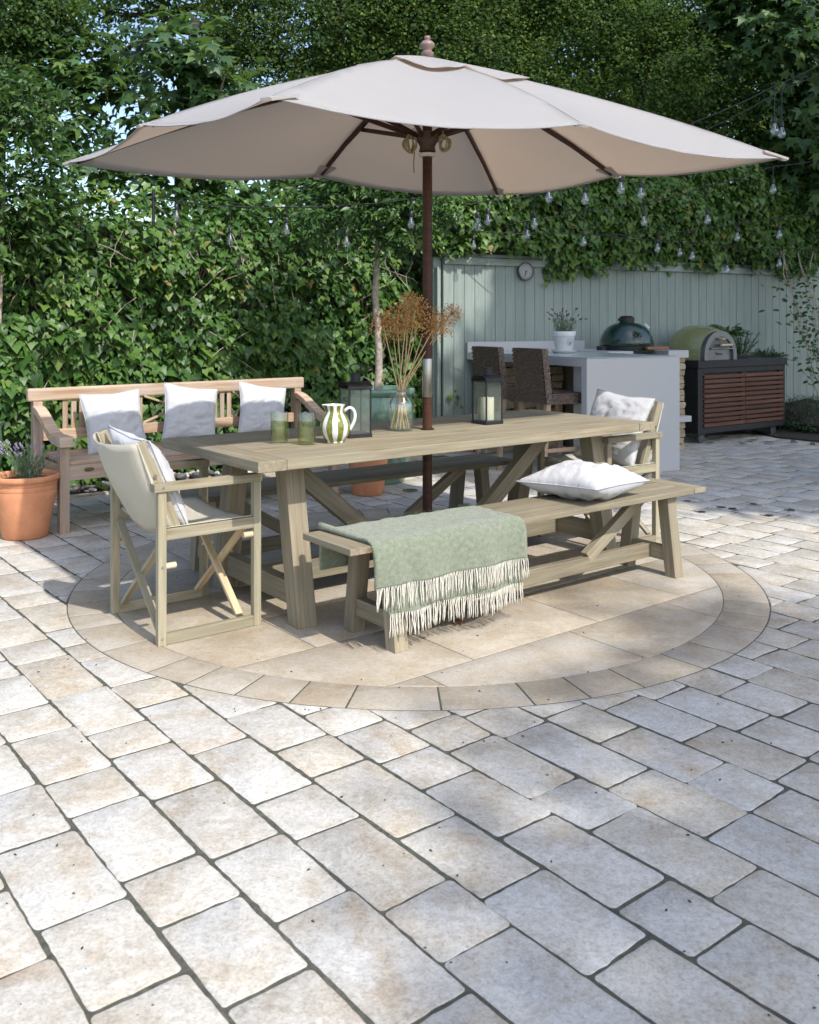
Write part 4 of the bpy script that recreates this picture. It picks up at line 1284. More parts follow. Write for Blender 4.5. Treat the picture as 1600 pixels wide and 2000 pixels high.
cw = ramp(nt, [(.28, (.135, .165, .105)), (.5, (.215, .245, .17)), (.78, (.42, .435, .35))], f)
nt.links.new(cw.outputs[0], b_.inputs['Base Color'])
b_.inputs['Roughness'].default_value = .95
b_.inputs['Specular IOR Level'].default_value = .1
b_.inputs['Sheen Weight'].default_value = .35
bump(nt, b_, f, .9, .006)
M_fringe = fabric('cream wool yarn', (.66, .63, .54), weave=300, var=.06)

throw = thing('wool_throw', 'fringed sage green wool throw draped over the left half of the front bench', 'blanket', (BO.x, BO.y, .45), TH)
U0 = -1.1535
def sheet(name, path, u0, u1, nu, wav, skew=0.0, seed=0.0, thick=.014):
    """path: (v, z) points along the drape, local to the bench; u runs along the bench"""
    P2 = [Vector((v, z)) for v, z in path]
    ln = [0]
    for a, b in zip(P2[:-1], P2[1:]): ln.append(ln[-1] + (b - a).length)
    nt_ = 46
    pts = []
    for k in range(nt_ + 1):
        d = ln[-1] * k / nt_
        i = max(j for j in range(len(ln)) if ln[j] <= d + 1e-9); i = min(i, len(P2) - 2)
        t = (d - ln[i]) / max(1e-9, ln[i + 1] - ln[i])
        pts.append((P2[i].lerp(P2[i + 1], t), d))
    for _ in range(2):
        pts = [(((pts[max(0, k - 1)][0] + pts[k][0] * 2 + pts[min(nt_, k + 1)][0]) / 4), pts[k][1]) for k in range(nt_ + 1)]
    V = []; UV = []
    for i in range(nu + 1):
        a = i / nu
        for k, (p, d) in enumerate(pts):
            u = U0 + u0 + (u1 - u0) * a + skew * (d / ln[-1] - .5)
            u += .006 * noise.noise((a * 3 + seed, d * 6, 1))
            hang = max(0, -(p.y - .0)) / .2
            front = p.x < -.1
            off = wav * hang * (noise.noise((a * 5 + seed, d * 1.5, 2)) + .5 * noise.noise((a * 11 + seed, d * 2, 5)))
            lift = .011 * noise.noise((a * 5, d * 7, 3 + seed)) + .006 * noise.noise((a * 15, d * 16, 3 + seed))
            edge = math.exp(-a * 40) * .012
            v = p.x - (off if front else -off)
            z = p.y + (abs(lift) + edge if abs(p.x) < .19 else lift * .3)
            V.append((u, v, z)); UV.append((u, d))
    nk = nt_ + 1
    F = [(i * nk + k, (i + 1) * nk + k, (i + 1) * nk + k + 1, i * nk + k + 1) for i in range(nu) for k in range(nt_)]
    o = MB().add(V, F).build(name, M_wool, throw, smooth=180)
    uvl = o.data.uv_layers.new(name='UVMap')
    for poly in o.data.polygons:
        for li in poly.loop_indices:
            uvl.data[li].uv = UV[o.data.loops[li].vertex_index]
    so = o.modifiers.new('t', 'SOLIDIFY'); so.thickness = thick; so.offset = 1
    return V, nk
hw = .181
top = .006
V1, nk1 = sheet('woven_cloth', [(hw + .035, -.185), (hw + .03, -.06), (hw + .018, -.01), (hw - .012, top + .004), (0, top), (-hw + .01, top + .004), (-hw - .016, -.014), (-hw - .024, -.07), (-hw - .030, -.178)], .105, .935, 60, .028, 0.0, 1.0)
V2, nk2 = sheet('under_layer', [(-hw - .010, -.05), (-hw - .012, -.12), (-hw - .016, -.288)], .165, .915, 50, .024, 0.02, 5.0, thick=.008)
# the rolled fold at the back left corner
V = []; F = []
for i in range(9):
    for j in range(10):
        a = 2 * math.pi * j / 10
        s_ = i / 8
        r_ = .020 * (1 - .3 * s_)
        V.append((U0 + .098 + .02 * s_ + r_ * .9 * math.cos(a), .20 - .36 * s_, .016 - .006 * s_ + r_ * .75 * math.sin(a)))
F = [(i * 10 + j, i * 10 + (j + 1) % 10, (i + 1) * 10 + (j + 1) % 10, (i + 1) * 10 + j) for i in range(8) for j in range(10)] + [tuple(range(9, -1, -1)), tuple(80 + j for j in range(10))]
o = MB().add(V, F).build('rolled_edge', M_wool, throw, smooth=180)
uvl = o.data.uv_layers.new(name='UVMap')
for poly in o.data.polygons:
    for li in poly.loop_indices:
        q = o.data.vertices[o.data.loops[li].vertex_index].co
        uvl.data[li].uv = (q.x + q.z, q.y)
for Vv, nk, nu, ln_, nstr in ((V1, nk1, 60, .093, 104), (V2, nk2, 50, .095, 96)):
    fr = MB()
    for s_ in range(nstr):
        a = (s_ + .5 + random.gauss(0, .12)) / nstr * nu
        i = min(nu - 1, int(a)); t = a - i
        p = Vector(Vv[i * nk + nk - 1]).lerp(Vector(Vv[(i + 1) * nk + nk - 1]), t) + Vector((0, -.004, .004))
        sw = Vector((random.gauss(0, .0022), random.gauss(-.001, .0025), 0)); L = ln_ * random.uniform(.86, 1.06)
        ph = random.random() * 6
        pts = [p + sw * k * .5 + Vector((.0014 * math.sin(k * 2 + ph), 0, -L * k / 5)) for k in range(6)]
        fr.tube(pts, [.0019, .0023, .0024, .0024, .0024, .0022], 5)
    o = fr.build('fringe', M_fringe, throw, smooth=180); o['kind'] = 'stuff'
# loose fuzz
fz = MB()
for _ in range(4200):
    Vv, nk, nu = (V1, nk1, 60)
    i = random.randrange(nu); k = random.randrange(nk - 1)
    p = Vector(Vv[i * nk + k]); q = Vector(Vv[min(nu, i + 1) * nk + k]); r_ = Vector(Vv[i * nk + k + 1])
    nn = (q - p).cross(r_ - p)
    if nn.length < 1e-9: continue
    nn.normalize()
    if nn.z < 0 and abs(p.y) < .17: nn = -nn
    if p.y < -.17 and nn.y > 0: nn = -nn
    if p.y > .17 and nn.y < 0: nn = -nn
    b0 = p.lerp(q, random.random()).lerp(r_, random.random() * .7) + nn * .010
    d = nn * random.uniform(.003, .010) + Vector((random.gauss(0, .004), random.gauss(0, .004), random.gauss(0, .004)))
    w = Vector((random.gauss(0, 1), random.gauss(0, 1), random.gauss(0, 1))).normalized() * .0004
    fz.add([b0 - w, b0 + w, b0 + d], [(0, 1, 2)])
fz.build('wool_fuzz', M_wool, throw)['kind'] = 'stuff'

# ================================================================== PARASOL
par = thing('parasol', 'big rectangular stone-coloured parasol on a dark wood pole through the table', 'parasol', (*TO, 0), 0)
def rel(p): return Vector((p[0] - TO[0], p[1] - TO[1], p[2]))
TIPS_PX = [(523, 190), (1140, 243), (1533, 308), (1205, 343), (975, 380), (620, 345), (130, 318), (275, 243)]
TIPS_IJ = [(-1, -1), (0, -1), (1, -1), (1, 0), (1, 1), (0, 1), (-1, 1), (-1, 0)]
uu = Vector((math.cos(R(36.96)), math.sin(R(36.96)), 0)); vv = Vector((-uu.y, uu.x, 0))
tips = []
for (x, y), (i, j) in zip(TIPS_PX, TIPS_IJ):
    d = uu * 1.577 * i + vv * 1.132 * j
    Y = TO[1] + d.y
    q = px(x, y, Y)
    tips.append(rel(q))
APEX = Vector((0, 0, 2.755))
def canopy_pt(p, r_, w, k1, lift, sag, flut=0.0, last=False):
    A, B = tips[p] + Vector((0, 0, lift)), tips[(p + 1) % 8] + Vector((0, 0, lift))
    ap = APEX + Vector((0, 0, lift))
    span = (A - B).length
    q = ap + (A.lerp(B, w) - ap) * r_
    s_ = 4 * w * (1 - w)
    # cloth sinks between the ribs, ribs bow up a little
    q.z -= sag * s_ * (r_ / k1) ** 2.2 * span + .030 * s_ * 4 * r_ * (1 - r_) * span * (k1 > .5)
    q.z += .048 * r_ * (1 - r_) * 4
    q.z += (.004 * noise.noise((q.x * 2.5, q.y * 2.5, p)) + .003 * noise.noise((q.x * 7, q.y * 7, p + 9)) * s_) * r_
    if last and flut: q.z += flut * s_ * max(0, noise.noise((q.x * 7, q.y * 7, 2)) + .2)
    inn = (ap - q); inn.z = 0
    return q + inn * (.014 * s_ * (r_ / k1) ** 3)
def canopy(name, k0, k1, lift, sag, nr, nw, m, flut=0.0):
    """eight panels between radius fractions k0 and k1 of the ribs"""
    V = []; F = []
    base = 0
    for p in range(8):
        for i in range(nr + 1):
            for j in range(nw + 1):
                V.append(canopy_pt(p, k0 + (k1 - k0) * i / nr, j / nw, k1, lift, sag, flut, i == nr))
        for i in range(nr):
            for j in range(nw):
                a = base + i * (nw + 1) + j
                F.append((a, a + nw + 1, a + nw + 2, a + 1))
        base += (nr + 1) * (nw + 1)
    o = MB().add(V, F).build(name, m, par, smooth=30)
    w_ = o.modifiers.new('weld', 'WELD'); w_.merge_threshold = .0005
    so = o.modifiers.new('t', 'SOLIDIFY'); so.thickness = .0022; so.offset = -1
    return o
SAG = .033
canopy('canopy', 0.07, 1.0, 0, SAG, 22, 18, M_canopy)
canopy('vent_cap', 0.02, .285, .019, .03, 8, 14, M_canopy, flut=.05)
M_seam = fabric('seam tape', (.44, .45, .465), weave=900, trans=.25, tcol=(.5, .44, .37))
for p in range(8):      # flat felled seams over the ribs and turned hems along the edge
    V = []; n_ = 26
    for i in range(n_ + 1):
        r_ = .30 + .70 * i / n_
        a = canopy_pt(p, r_, 0, 1.0, .0016, SAG); b = canopy_pt(p, r_, .03, 1.0, .0016, SAG); c_ = canopy_pt((p - 1) % 8, r_, .97, 1.0, .0016, SAG)
        V += [a + (b - a).normalized() * .006, a + (c_ - a).normalized() * .006]
    MB().add(V, [(2 * i, 2 * i + 1, 2 * i + 3, 2 * i + 2) for i in range(n_)]).build('seam', M_seam, par, smooth=180)
    V = []
    for j in range(31):
        a = canopy_pt(p, 1.0, j / 30, 1.0, .0014, SAG); b = canopy_pt(p, .97, j / 30, 1.0, .0014, SAG)
        V += [a, a + (b - a).normalized() * .022]
    MB().add(V, [(2 * i, 2 * i + 1, 2 * i + 3, 2 * i + 2) for i in range(30)]).build('hem', M_seam, par, smooth=180)
for p in tips:      # reinforcing pockets over the rib ends
    ped = MB()
    d = (p - APEX).normalized(); sd = d.cross(Vector((0, 0, 1))).normalized(); up = sd.cross(d)
    e = p + Vector((0, 0, -.012)) + d * .012
    a = e - d * .15
    ped.add([e - sd * .022, e + sd * .022, a + sd * .062 - up * .004, a - sd * .062 - up * .004, e - sd * .02 + up * .012, e + sd * .02 + up * .012, a + sd * .058 + up * .008, a - sd * .058 + up * .008],
            [(0, 1, 2, 3), (4, 7, 6, 5), (0, 4, 5, 1), (1, 5, 6, 2), (2, 6, 7, 3), (3, 7, 4, 0)])
    ped.build('corner_pocket', M_canopy, par)
MB().tube([(0, 0, 0.012), (0, 0, 2.70)], .0262, 24).build('pole', M_mahog, par, smooth=40)
MB().lathe([(.0275, .937), (.0285, .94), (.0285, 1.140), (.0275, 1.143)], 32).build('pole_sleeve', M_steel, par, smooth=40)
MB().lathe([(.027, .7605), (.036, .7605), (.036, .767), (.027, .769)], 24).build('table_collar', M_mahog, par, smooth=40)
MB().lathe([(.0, 0.0), (.11, 0.0), (.11, .010), (.045, .018), (.045, .06), (.027, .064)], 28).build('ground_socket', M_black, par, smooth=40)
MB().lathe([(r_ * .76, 2.758 + (z_ - 2.752) * .84) for r_, z_ in ((.026, 2.752), (.042, 2.765), (.046, 2.795), (.030, 2.805), (.034, 2.82), (.052, 2.838), (.052, 2.852), (.036, 2.868), (.017, 2.874), (.019, 2.882), (.024, 2.892), (.018, 2.902), (0, 2.906))], 24).build('finial', plain('greyed varnished wood', (.25, .17, .15), .5, noise_amt=.2, nscale=15), par, smooth=60)
MB().lathe([(.026, 2.60), (.06, 2.60), (.062, 2.66), (.026, 2.67)], 24).build('top_hub', M_mahog, par, smooth=40)
MB().lathe([(.027, 2.252), (.046, 2.262), (.040, 2.285), (.052, 2.31), (.062, 2.318), (.062, 2.362), (.027, 2.366)], 24).build('runner_hub', plain('brown hub', (.085, .05, .038), .55, noise_amt=.2, nscale=20), par, smooth=40)
MB().lathe([(.027, 2.232), (.044, 2.232), (.047, 2.240), (.047, 2.250), (.027, 2.251)], 24).build('hub_ring', M_whiteplastic, par, smooth=40)
for k, p in enumerate(tips):
    d = (p - APEX)
    h = Vector((d.x, d.y, 0)).normalized()
    a = h * .055 + Vector((0, 0, 2.635)); a = APEX + d * (.055 / math.hypot(d.x, d.y)) + Vector((0, 0, -.036))
    b = p + Vector((0, 0, -.014)) - d.normalized() * .06
    bow = (a + b) / 2 + Vector((0, 0, .046))
    V = MB()
    pts = [a, a.lerp(b, .25) + Vector((0, 0, .035)), bow, a.lerp(b, .75) + Vector((0, 0, .035)), b]
    rb = MB()
    sd = h.cross(Vector((0, 0, 1)))
    for i in range(5):
        q = pts[i]; w = .0115 - .002 * i / 4; hh = .014 - .004 * i / 4
        rb.v += [tuple(q - sd * w - Vector((0, 0, hh))), tuple(q + sd * w - Vector((0, 0, hh))), tuple(q + sd * w + Vector((0, 0, hh))), tuple(q - sd * w + Vector((0, 0, hh)))]
    for i in range(4):
        for j in range(4): rb.f.append((i * 4 + j, i * 4 + (j + 1) % 4, i * 4 + 4 + (j + 1) % 4, i * 4 + 4 + j))
    rb.f += [(3, 2, 1, 0), (16, 17, 18, 19)]
    rb.build('rib', M_mahog, par)
    s0 = h * .055 + Vector((0, 0, 2.342)); fr_ = .66 / math.hypot(d.x, d.y); s1 = a.lerp(b, fr_) + Vector((0, 0, .046 * 4 * fr_ * (1 - fr_) - .008))
    plank('strut', s0 + sd * .014, s1 + sd * .017, .016, .026, M_mahog, par)
for sx in (-1, 1):     # coiled cords hung on the runner
    mb = MB()
    for k in range(6):
        pts = []
        for j in range(18):
            a = 2 * math.pi * j / 18
            wd = .020 + .004 * (k % 3)
            pts.append((sx * (.082 + .004 * k) + wd * math.cos(a) + .004 * math.sin(2 * a + k), -.035 + .012 * math.sin(a + k) + .006 * k, 2.300 + (.058 - .004 * k) * math.sin(a) * (1 if sx < 0 else .85)))
        mb.tube(pts, .0042, 6, closed=True)
    mb.tube([(sx * .05, -.03, 2.35), (sx * .075, -.04, 2.38), (sx * .09, -.03, 2.33)], .0042, 6)
    if sx < 0: mb.tube([(-.07, -.04, 2.25), (-.075, -.04, 2.19), (-.072, -.04, 2.14)], .004, 6)
    mb.build('cord', M_rope, par, smooth=180)

# ================================================================== ON THE TABLE
ZT = 0.7605
def tumbler(label, x, y):
    t = thing('tumbler', label, 'glass', (x, y, ZT), random.random() * 6, 'olive glass tumblers')
    MB().lathe([(0, .0005), (.039, .0005), (.0425, .004), (.0428, .148), (.0418, .150), (.0405, .148), (.0402, .013), (.036, .0105), (0, .0105)], 40).build('glass_wall', M_tumbler, t, smooth=50)
    MB().lathe([(0, .0112), (.0355, .0112), (.0396, .0138), (.0397, .104), (.0393, .1046), (0, .1042)], 40).build('water', M_tumwater, t, smooth=50)
    return t
tumbler('left of two olive glass tumblers on the table corner', -.622, 4.455)
tumbler('right of two olive glass tumblers, next to the striped jug', -.488, 4.418)

# striped jug: eight painted stripes, alternating white and olive, built as strips of the body
jug = thing('jug', 'white ceramic jug with olive green vertical stripes', 'jug', (-.357, 4.48, ZT), 0)
prof = [(.041, .0), (.044, .004), (.043, .010), (.054, .022), (.066, .042), (.0725, .066), (.0725, .086), (.066, .108), (.054, .128), (.044, .142), (.0405, .152), (.042, .164), (.046, .176), (.0475, .182)]
def jprof(z):
    for (r0, z0), (r1, z1) in zip(prof[:-1], prof[1:]):
        if z0 <= z <= z1: return r0 + (r1 - r0) * (z - z0) / (z1 - z0)
    return prof[-1][0]
n = 64
V = []; zs = [p[1] for p in prof]
def rim(a, z):
    lip = max(0, math.cos(a - math.pi)) ** 10 * .018 * max(0, (z - .13) / .05)
    return jprof(z) + lip
zz = []
for z0, z1 in zip(zs[:-1], zs[1:]): zz += [z0, (z0 + z1) / 2]
zz.append(zs[-1])
inner = [(.0455, .1835), (.0435, .181), (.0385, .164), (.037, .152), (.05, .125), (.06, .1), (.05, .03), (0, .02)]
mbw = MB()
k = len(zz)
for z in zz:
    for j in range(n):
        a = 2 * math.pi * j / n
        r_ = rim(a, z); V.append((r_ * math.cos(a), r_ * math.sin(a), z))
Fw = [(i * n + j, i * n + (j + 1) % n, (i + 1) * n + (j + 1) % n, (i + 1) * n + j) for i in range(k - 1) for j in range(n)]
Fw.append(tuple(range(n - 1, -1, -1)))
for r_, z in inner:
    for j in range(n):
        a = 2 * math.pi * j / n
        lip = max(0, math.cos(a - math.pi)) ** 10 * .018 * max(0, (z - .13) / .05)
        V.append(((r_ + lip * (r_ > 0)) * math.cos(a), (r_ + lip * (r_ > 0)) * math.sin(a), z))
for i in range(len(inner)):
    for j in range(n):
        Fw.append(((k - 1 + i) * n + j, (k - 1 + i) * n + (j + 1) % n, (k + i) * n + (j + 1) % n, (k + i) * n + j))
body = mbw.add(V, Fw).build('body', M_ceram, jug, smooth=50)
for s_ in range(8):
    V = []; a0 = 2 * math.pi * (s_ + .5) / 8 - math.pi / 2 + R(4); m_ = 7
    for z in zz[1:]:
        wd = .205 + .02 * math.sin(z * 90 + s_)
        for j in range(m_):
            a = a0 + wd * (-1 + 2 * j / (m_ - 1)) + .01 * noise.noise((z * 60, s_, j))
            r_ = rim(a, z) + .0007
            V.append((r_ * math.cos(a), r_ * math.sin(a), z))
    F = [(i * m_ + j, i * m_ + j + 1, (i + 1) * m_ + j + 1, (i + 1) * m_ + j) for i in range(len(zz) - 2) for j in range(m_ - 1)]
    MB().add(V, F).build('stripe', M_olive, jug, smooth=60)
hp = [(.043, 0, .150), (.060, 0, .171), (.080, 0, .171), (.096, 0, .150), (.098, 0, .122), (.088, 0, .092), (.075, 0, .072), (.069, 0, .060)]
hp = [Vector(p) for p in hp]
hs_ = []
for a, b in zip(hp[:-1], hp[1:]): hs_ += [a, a.lerp(b, .5)]
hs_.append(hp[-1])
for _ in range(3): hs_ = [hs_[0]] + [(hs_[i - 1] + hs_[i] * 2 + hs_[i + 1]) / 4 for i in range(1, len(hs_) - 1)] + [hs_[-1]]
MB().tube(hs_, .0075, 12).build('handle', M_ceram, jug, smooth=180)

def lantern(label, x, y, rz, candle):
    t = thing('lantern', label, 'lantern', (x, y, ZT), rz, 'black metal candle lanterns')
    w = .124; h = w / 2; H = .240
    fr = MB()
    for sx in (-1, 1):
        for sy in (-1, 1):
            fr.box(sx * h - .004 - (.004 if sx > 0 else -.004), sx * h + .004 - (.004 if sx > 0 else -.004), sy * h - .004 - (.004 if sy > 0 else -.004), sy * h + .004 - (.004 if sy > 0 else -.004), .020, H)
    for s in (-1, 1):
        fr.box(-h, h, s * h - (.006 if s > 0 else 0), s * h + (0 if s > 0 else .006), H, H + .006)
        fr.box(s * h - (.006 if s > 0 else 0), s * h + (0 if s > 0 else .006), -h + .006, h - .006, H, H + .006)
    fr.build('frame', M_black, t, bevel=.0008)
    MB().box(-h - .003, h + .003, -h - .003, h + .003, 0, .020).build('base', M_black, t, bevel=.0015)
    for s in (-1, 1):
        MB().box(-h + .009, h - .009, s * (h - .004) - .0009, s * (h - .004) + .0009, .021, H - .001).build('pane', M_pane, t)
        MB().box(s * (h - .004) - .0009, s * (h - .004) + .0009, -h + .009, h - .009, .021, H - .001).build('pane', M_pane, t)
    # barrel-vaulted roof
    V = []; n = 16
    for sx in (-1, 1):
        for lay in (0, 1):
            for k in range(n + 1):
                a = math.pi * k / n
                V.append((sx * (h + .004), -(h + .004 - lay * .0015) * math.cos(a), H + .005 + (.034 - lay * .0015) * math.sin(a) ** .8))
    m_ = n + 1; F = []
    for k in range(n):
        F += [(k, k + 1, 2 * m_ + k + 1, 2 * m_ + k), (m_ + k, 3 * m_ + k, 3 * m_ + k + 1, m_ + k + 1), (k, m_ + k, m_ + k + 1, k + 1), (2 * m_ + k, 2 * m_ + k + 1, 3 * m_ + k + 1, 3 * m_ + k)]
    MB().add(V, F).build('roof', M_black, t, smooth=50)
    MB().lathe([(.026, H + .033), (.026, H + .075), (.029, H + .077), (.029, H + .082), (0, H + .083)], 24).build('chimney', M_black, t, smooth=40)
    pts = []
    for k in range(17):
        a = math.pi * (-.12 + 1.24 * k / 16)
        pts.append((.034 * math.cos(a), 0, H + .092 + .036 * math.sin(a)))
    MB().tube(pts, .0032, 8).build('ring_handle', M_black, t, smooth=180)
    if candle:
        c = thing('candle', 'thick ivory pillar candle with melted rim inside the right lantern', 'candle', (x, y, ZT + .0205), rz)
        V = []; n = 28
        pr = [(.036, 0), (.0385, .004), (.0385, .07), (.0385, .116), (.037, .128), (.034, .126), (.029, .112), (.012, .108), (0, .107)]
        for q, (r_, z) in enumerate(pr):
            for j in range(n):
                a = 2 * math.pi * j / n
                dz = (.008 * noise.noise((math.cos(a) * 1.5, math.sin(a) * 1.5, 3)) + .007 * max(0, math.cos(a * 1.5 + 1))) if 3 <= q <= 6 else 0
                V.append((r_ * math.cos(a), r_ * math.sin(a), z + dz))
        F = [(i * n + j, i * n + (j + 1) % n, (i + 1) * n + (j + 1) % n, (i + 1) * n + j) for i in range(len(pr) - 1) for j in range(n)]
        F.append(tuple(range(n - 1, -1, -1)))
        MB().add(V, F).build('wax', M_wax, c, smooth=60)
        MB().tube([(0, 0, .105), (.001, 0, .116), (.004, 0, .123)], .0014, 6).build('wick', M_black, c)
    return t
lantern('empty black glass lantern behind the striped jug', -.275, 4.725, R(28), False)
lantern('black glass lantern holding an ivory candle, right of the pole', .445, 5.325, R(36.6), True)

# jar of dried alliums
JX, JY = -.044, 4.985
jar = thing('glass_jar', 'clear shouldered glass jar holding dried allium stems', 'vase', (JX, JY, ZT), 0)
MB().lathe([(0, .0008), (.056, .0008), (.064, .006), (.066, .018), (.066, .142), (.062, .156), (.036, .192), (.032, .200), (.032, .206), (.0345, .207), (.0345, .219), (.031, .220),
            (.029, .218), (.029, .200), (.033, .190), (.059, .154), (.0625, .142), (.0625, .020), (.058, .010), (0, .008)], 48).build('glass_wall', M_jar, jar, smooth=50)
MB().tube([Vector((.018 * math.cos(a), .018 * math.sin(a) - .002, .150 + .004 * math.sin(2 * a))) for a in [2 * math.pi * k / 16 for k in range(16)]], .0016, 6, closed=True).tube([(.012, -.016, .150), (.03, -.02, .157), (.034, -.02, .154)], .0014, 6).build('white_tie', M_whiteplastic, jar)
HEADS = [(748, 632, -.05), (768, 652, .05), (775, 618, .0), (797, 612, .06), (792, 640, -.06), (818, 628, .02), (812, 602, -.03), (836, 622, .05), (848, 640, -.04), (862, 637, .03), (882, 613, .08), (800, 590, .10)]
desc = ['leftmost drooping', 'low left', 'upper left', 'tall left of centre', 'low centre-left', 'centre', 'topmost front', 'right of centre', 'low right', 'right, overlapping the pole,', 'far right, leaning beyond the pole,', 'topmost back']
for i, (x, y, dy) in enumerate(HEADS):
    a = 2 * math.pi * i / len(HEADS)
    hd = Vector(px(x, y, JY + dy))
    ft = Vector((JX + .038 * math.cos(a * 5 + 1) - .0 * (hd.x - JX), JY + .035 * math.sin(a * 5 + 1), ZT + .012))
    ft.x -= (hd.x - JX) * .10
    t = thing('dried_allium', f'{desc[i]} dried brown allium head on straw stem in the jar', 'dried flower', tuple(ft), 0, 'dried alliums in the glass jar')
    neck = Vector((JX + (i % 4 - 1.5) * .009, JY + (i // 4 - 1) * .011, ZT + .205))
    top = hd - ft; nk = neck - ft
    pts = []
    for k in range(11):
        s_ = k / 10
        q = (nk * (2 * s_ * (1 - s_)) * 1.15 + top * s_ * s_) if False else None
        pts.append(Vector((0, 0, 0)).lerp(nk, min(1, s_ / .3)) if s_ < .3 else nk.lerp(top, (s_ - .3) / .7))
    for _ in range(1): pts = [pts[0]] + [(pts[k - 1] + pts[k] * 2 + pts[k + 1]) / 4 for k in range(1, 10)] + [pts[-1]]
    MB().tube(pts, [.0036, .0035, .0034, .0033, .0032, .0031, .003, .0029, .0028, .0027, .0026], 8).build('stem', M_straw, t, smooth=60)
    mb = MB(); rd = .077 if i < 10 else .062
    if i == 10: rd = .060
    for k in range(165):
        z = 1 - 2 * (k + .5) / 165; th_ = k * 2.39996
        d = Vector((math.sqrt(1 - z * z) * math.cos(th_), math.sqrt(1 - z * z) * math.sin(th_), z)) + Vector((random.gauss(0, .12), random.gauss(0, .12), random.gauss(0, .12)))
        if z < -.75: continue
        d = d * rd * random.uniform(.72, 1.0)
        e = top + d
        sdv = d.cross(Vector((.3, .5, .8))).normalized() * .0005
        mb.add([top - sdv, top + sdv, e + sdv, e - sdv], [(0, 1, 2, 3)])
        s_ = random.uniform(.0032, .0052)
        o3 = [Vector((s_, 0, 0)), Vector((0, s_, 0)), Vector((-s_, 0, 0)), Vector((0, -s_, 0)), Vector((0, 0, s_)), Vector((0, 0, -s_))]
        mb.add([e + v for v in o3], [(0, 1, 4), (1, 2, 4), (2, 3, 4), (3, 0, 4), (1, 0, 5), (2, 1, 5), (3, 2, 5), (0, 3, 5)])
    mb.build('flower_head', M_allium, t)['kind'] = 'stuff'

# ================================================================== POTS AND PLANTS ON THE TERRACE
def pot(name, label, prof, x, y, m, n=40, group=None, soil=None, z=0):
    t = thing(name, label, 'plant pot', (x, y, z), random.random() * 6, group)
    MB().lathe(prof, n).build('pot_wall', m, t, smooth=50)
    if soil: MB().lathe([(0, soil[1] + .006), (soil[0] * .6, soil[1] + .003), (soil[0], soil[1])], 20).build('soil', M_soil, t, smooth=60)
    return t
terr_prof = [(0, .001), (.128, .001), (.136, .008), (.160, .14), (.181, .25), (.187, .292), (.1855, .296), (.188, .300), (.1875, .322), (.186, .326), (.190, .333), (.192, .350), (.205, .358), (.210, .372), (.206, .386), (.194, .391), (.184, .385), (.180, .37), (.170, .25), (.15, .13)]
pot('terracotta_pot', 'terracotta pot of lavender left of the teak bench', terr_prof, -2.405, 5.83, M_terra, soil=(.182, .352))
# lavender plant
def lavender(label, x, y, z, n_st, hgt, sp, seed, fl=M_purple, r0=.05, flen=.03):
    rs = random.Random(seed)
    t = thing('lavender', label, 'plant', (x, y, z), 0)
    stm = MB(); fm = MB(); P, N, T, S, rn = [], [], [], [], []
    for k in range(n_st):
        a = rs.random() * 6.28; q = rs.random() ** .6
        b = Vector((math.cos(a) * r0 * q, math.sin(a) * r0 * q, 0))
        d = Vector((math.cos(a) * sp * q + rs.gauss(0, .03), math.sin(a) * sp * q + rs.gauss(0, .03), hgt * rs.uniform(.6, 1.05)))
        pts = [b, b + Vector((d.x * .3, d.y * .3, d.z * .5)), b + Vector((d.x * .7, d.y * .7, d.z * .82)), b + d]
        stm.tube(pts, [.0018, .0015, .0012, .001], 4)
        for f in range(7):
            e = pts[-1] + (pts[-1] - pts[-2]).normalized() * (f - 3) * flen / 5 + Vector((rs.gauss(0, .003), rs.gauss(0, .003), 0))
            s_ = rs.uniform(.0035, .006) * (1.1 if 1 < f < 6 else .8)
            fm.add([e + Vector(v) * s_ for v in ((1, 0, 0), (0, 1, 0), (-1, 0, 0), (0, -1, 0), (0, 0, 1.3), (0, 0, -1.3))], [(0, 1, 4), (1, 2, 4), (2, 3, 4), (3, 0, 4), (1, 0, 5), (2, 1, 5), (3, 2, 5), (0, 3, 5)])
    for k in range(n_st * 9):
        a = rs.random() * 6.28; q = rs.random() ** .5
        hh = rs.random() ** 1.3 * hgt * .55
        P.append((math.cos(a) * (r0 + sp * .45 * hh / hgt) * q * 1.3, math.sin(a) * (r0 + sp * .45 * hh / hgt) * q * 1.3, hh))
        T.append((math.cos(a) * .5 + rs.gauss(0, .3), math.sin(a) * .5 + rs.gauss(0, .3), 1)); N.append((rs.gauss(0, 1), rs.gauss(0, 1), .3)); S.append(rs.uniform(.02, .042)); rn.append(rs.random())
    stm.build('stems', M_lavgreen, t)['kind'] = 'stuff'
    fm.build('flowers', fl, t)['kind'] = 'stuff'
    leaves('foliage', LONG, np.array(P), np.array(N), np.array(T), np.array(S), rn, M_lavgreen, t)
    return t
lavender('pale purple lavender growing in the terracotta pot by the teak bench', -2.385, 5.83, .355, 30, .235, .16, 4)
pot('terracotta_pot', 'smaller terracotta pot under the table edge, before the green planter', [(r * .88, z * 1.12) for r, z in terr_prof], -.325, 7.27, M_terra, soil=(.155, .40))
P, N, T, S, rn = spray([(0, 0, .06, .12, .12, .07)], 40, 14, .035, .05)
pt = thing('pot_plant', 'small leafy plant in the smaller terracotta pot', 'plant', (-.325, 7.27, .40))
leaves('foliage', OVAL, P, N, T, S, rn, M_laurel, pt)
pot('glazed_planter', 'large sage green glazed planter with a lollipop bay tree', [(0, .001), (.205, .001), (.215, .01), (.262, .2), (.287, .42), (.290, .56), (.277, .68), (.270, .722), (.283, .728), (.298, .742), (.303, .762), (.298, .783), (.284, .790), (.268, .782), (.262, .74), (.27, .5)], -.255, 7.86, M_greenglaze, 56, soil=(.262, .735))
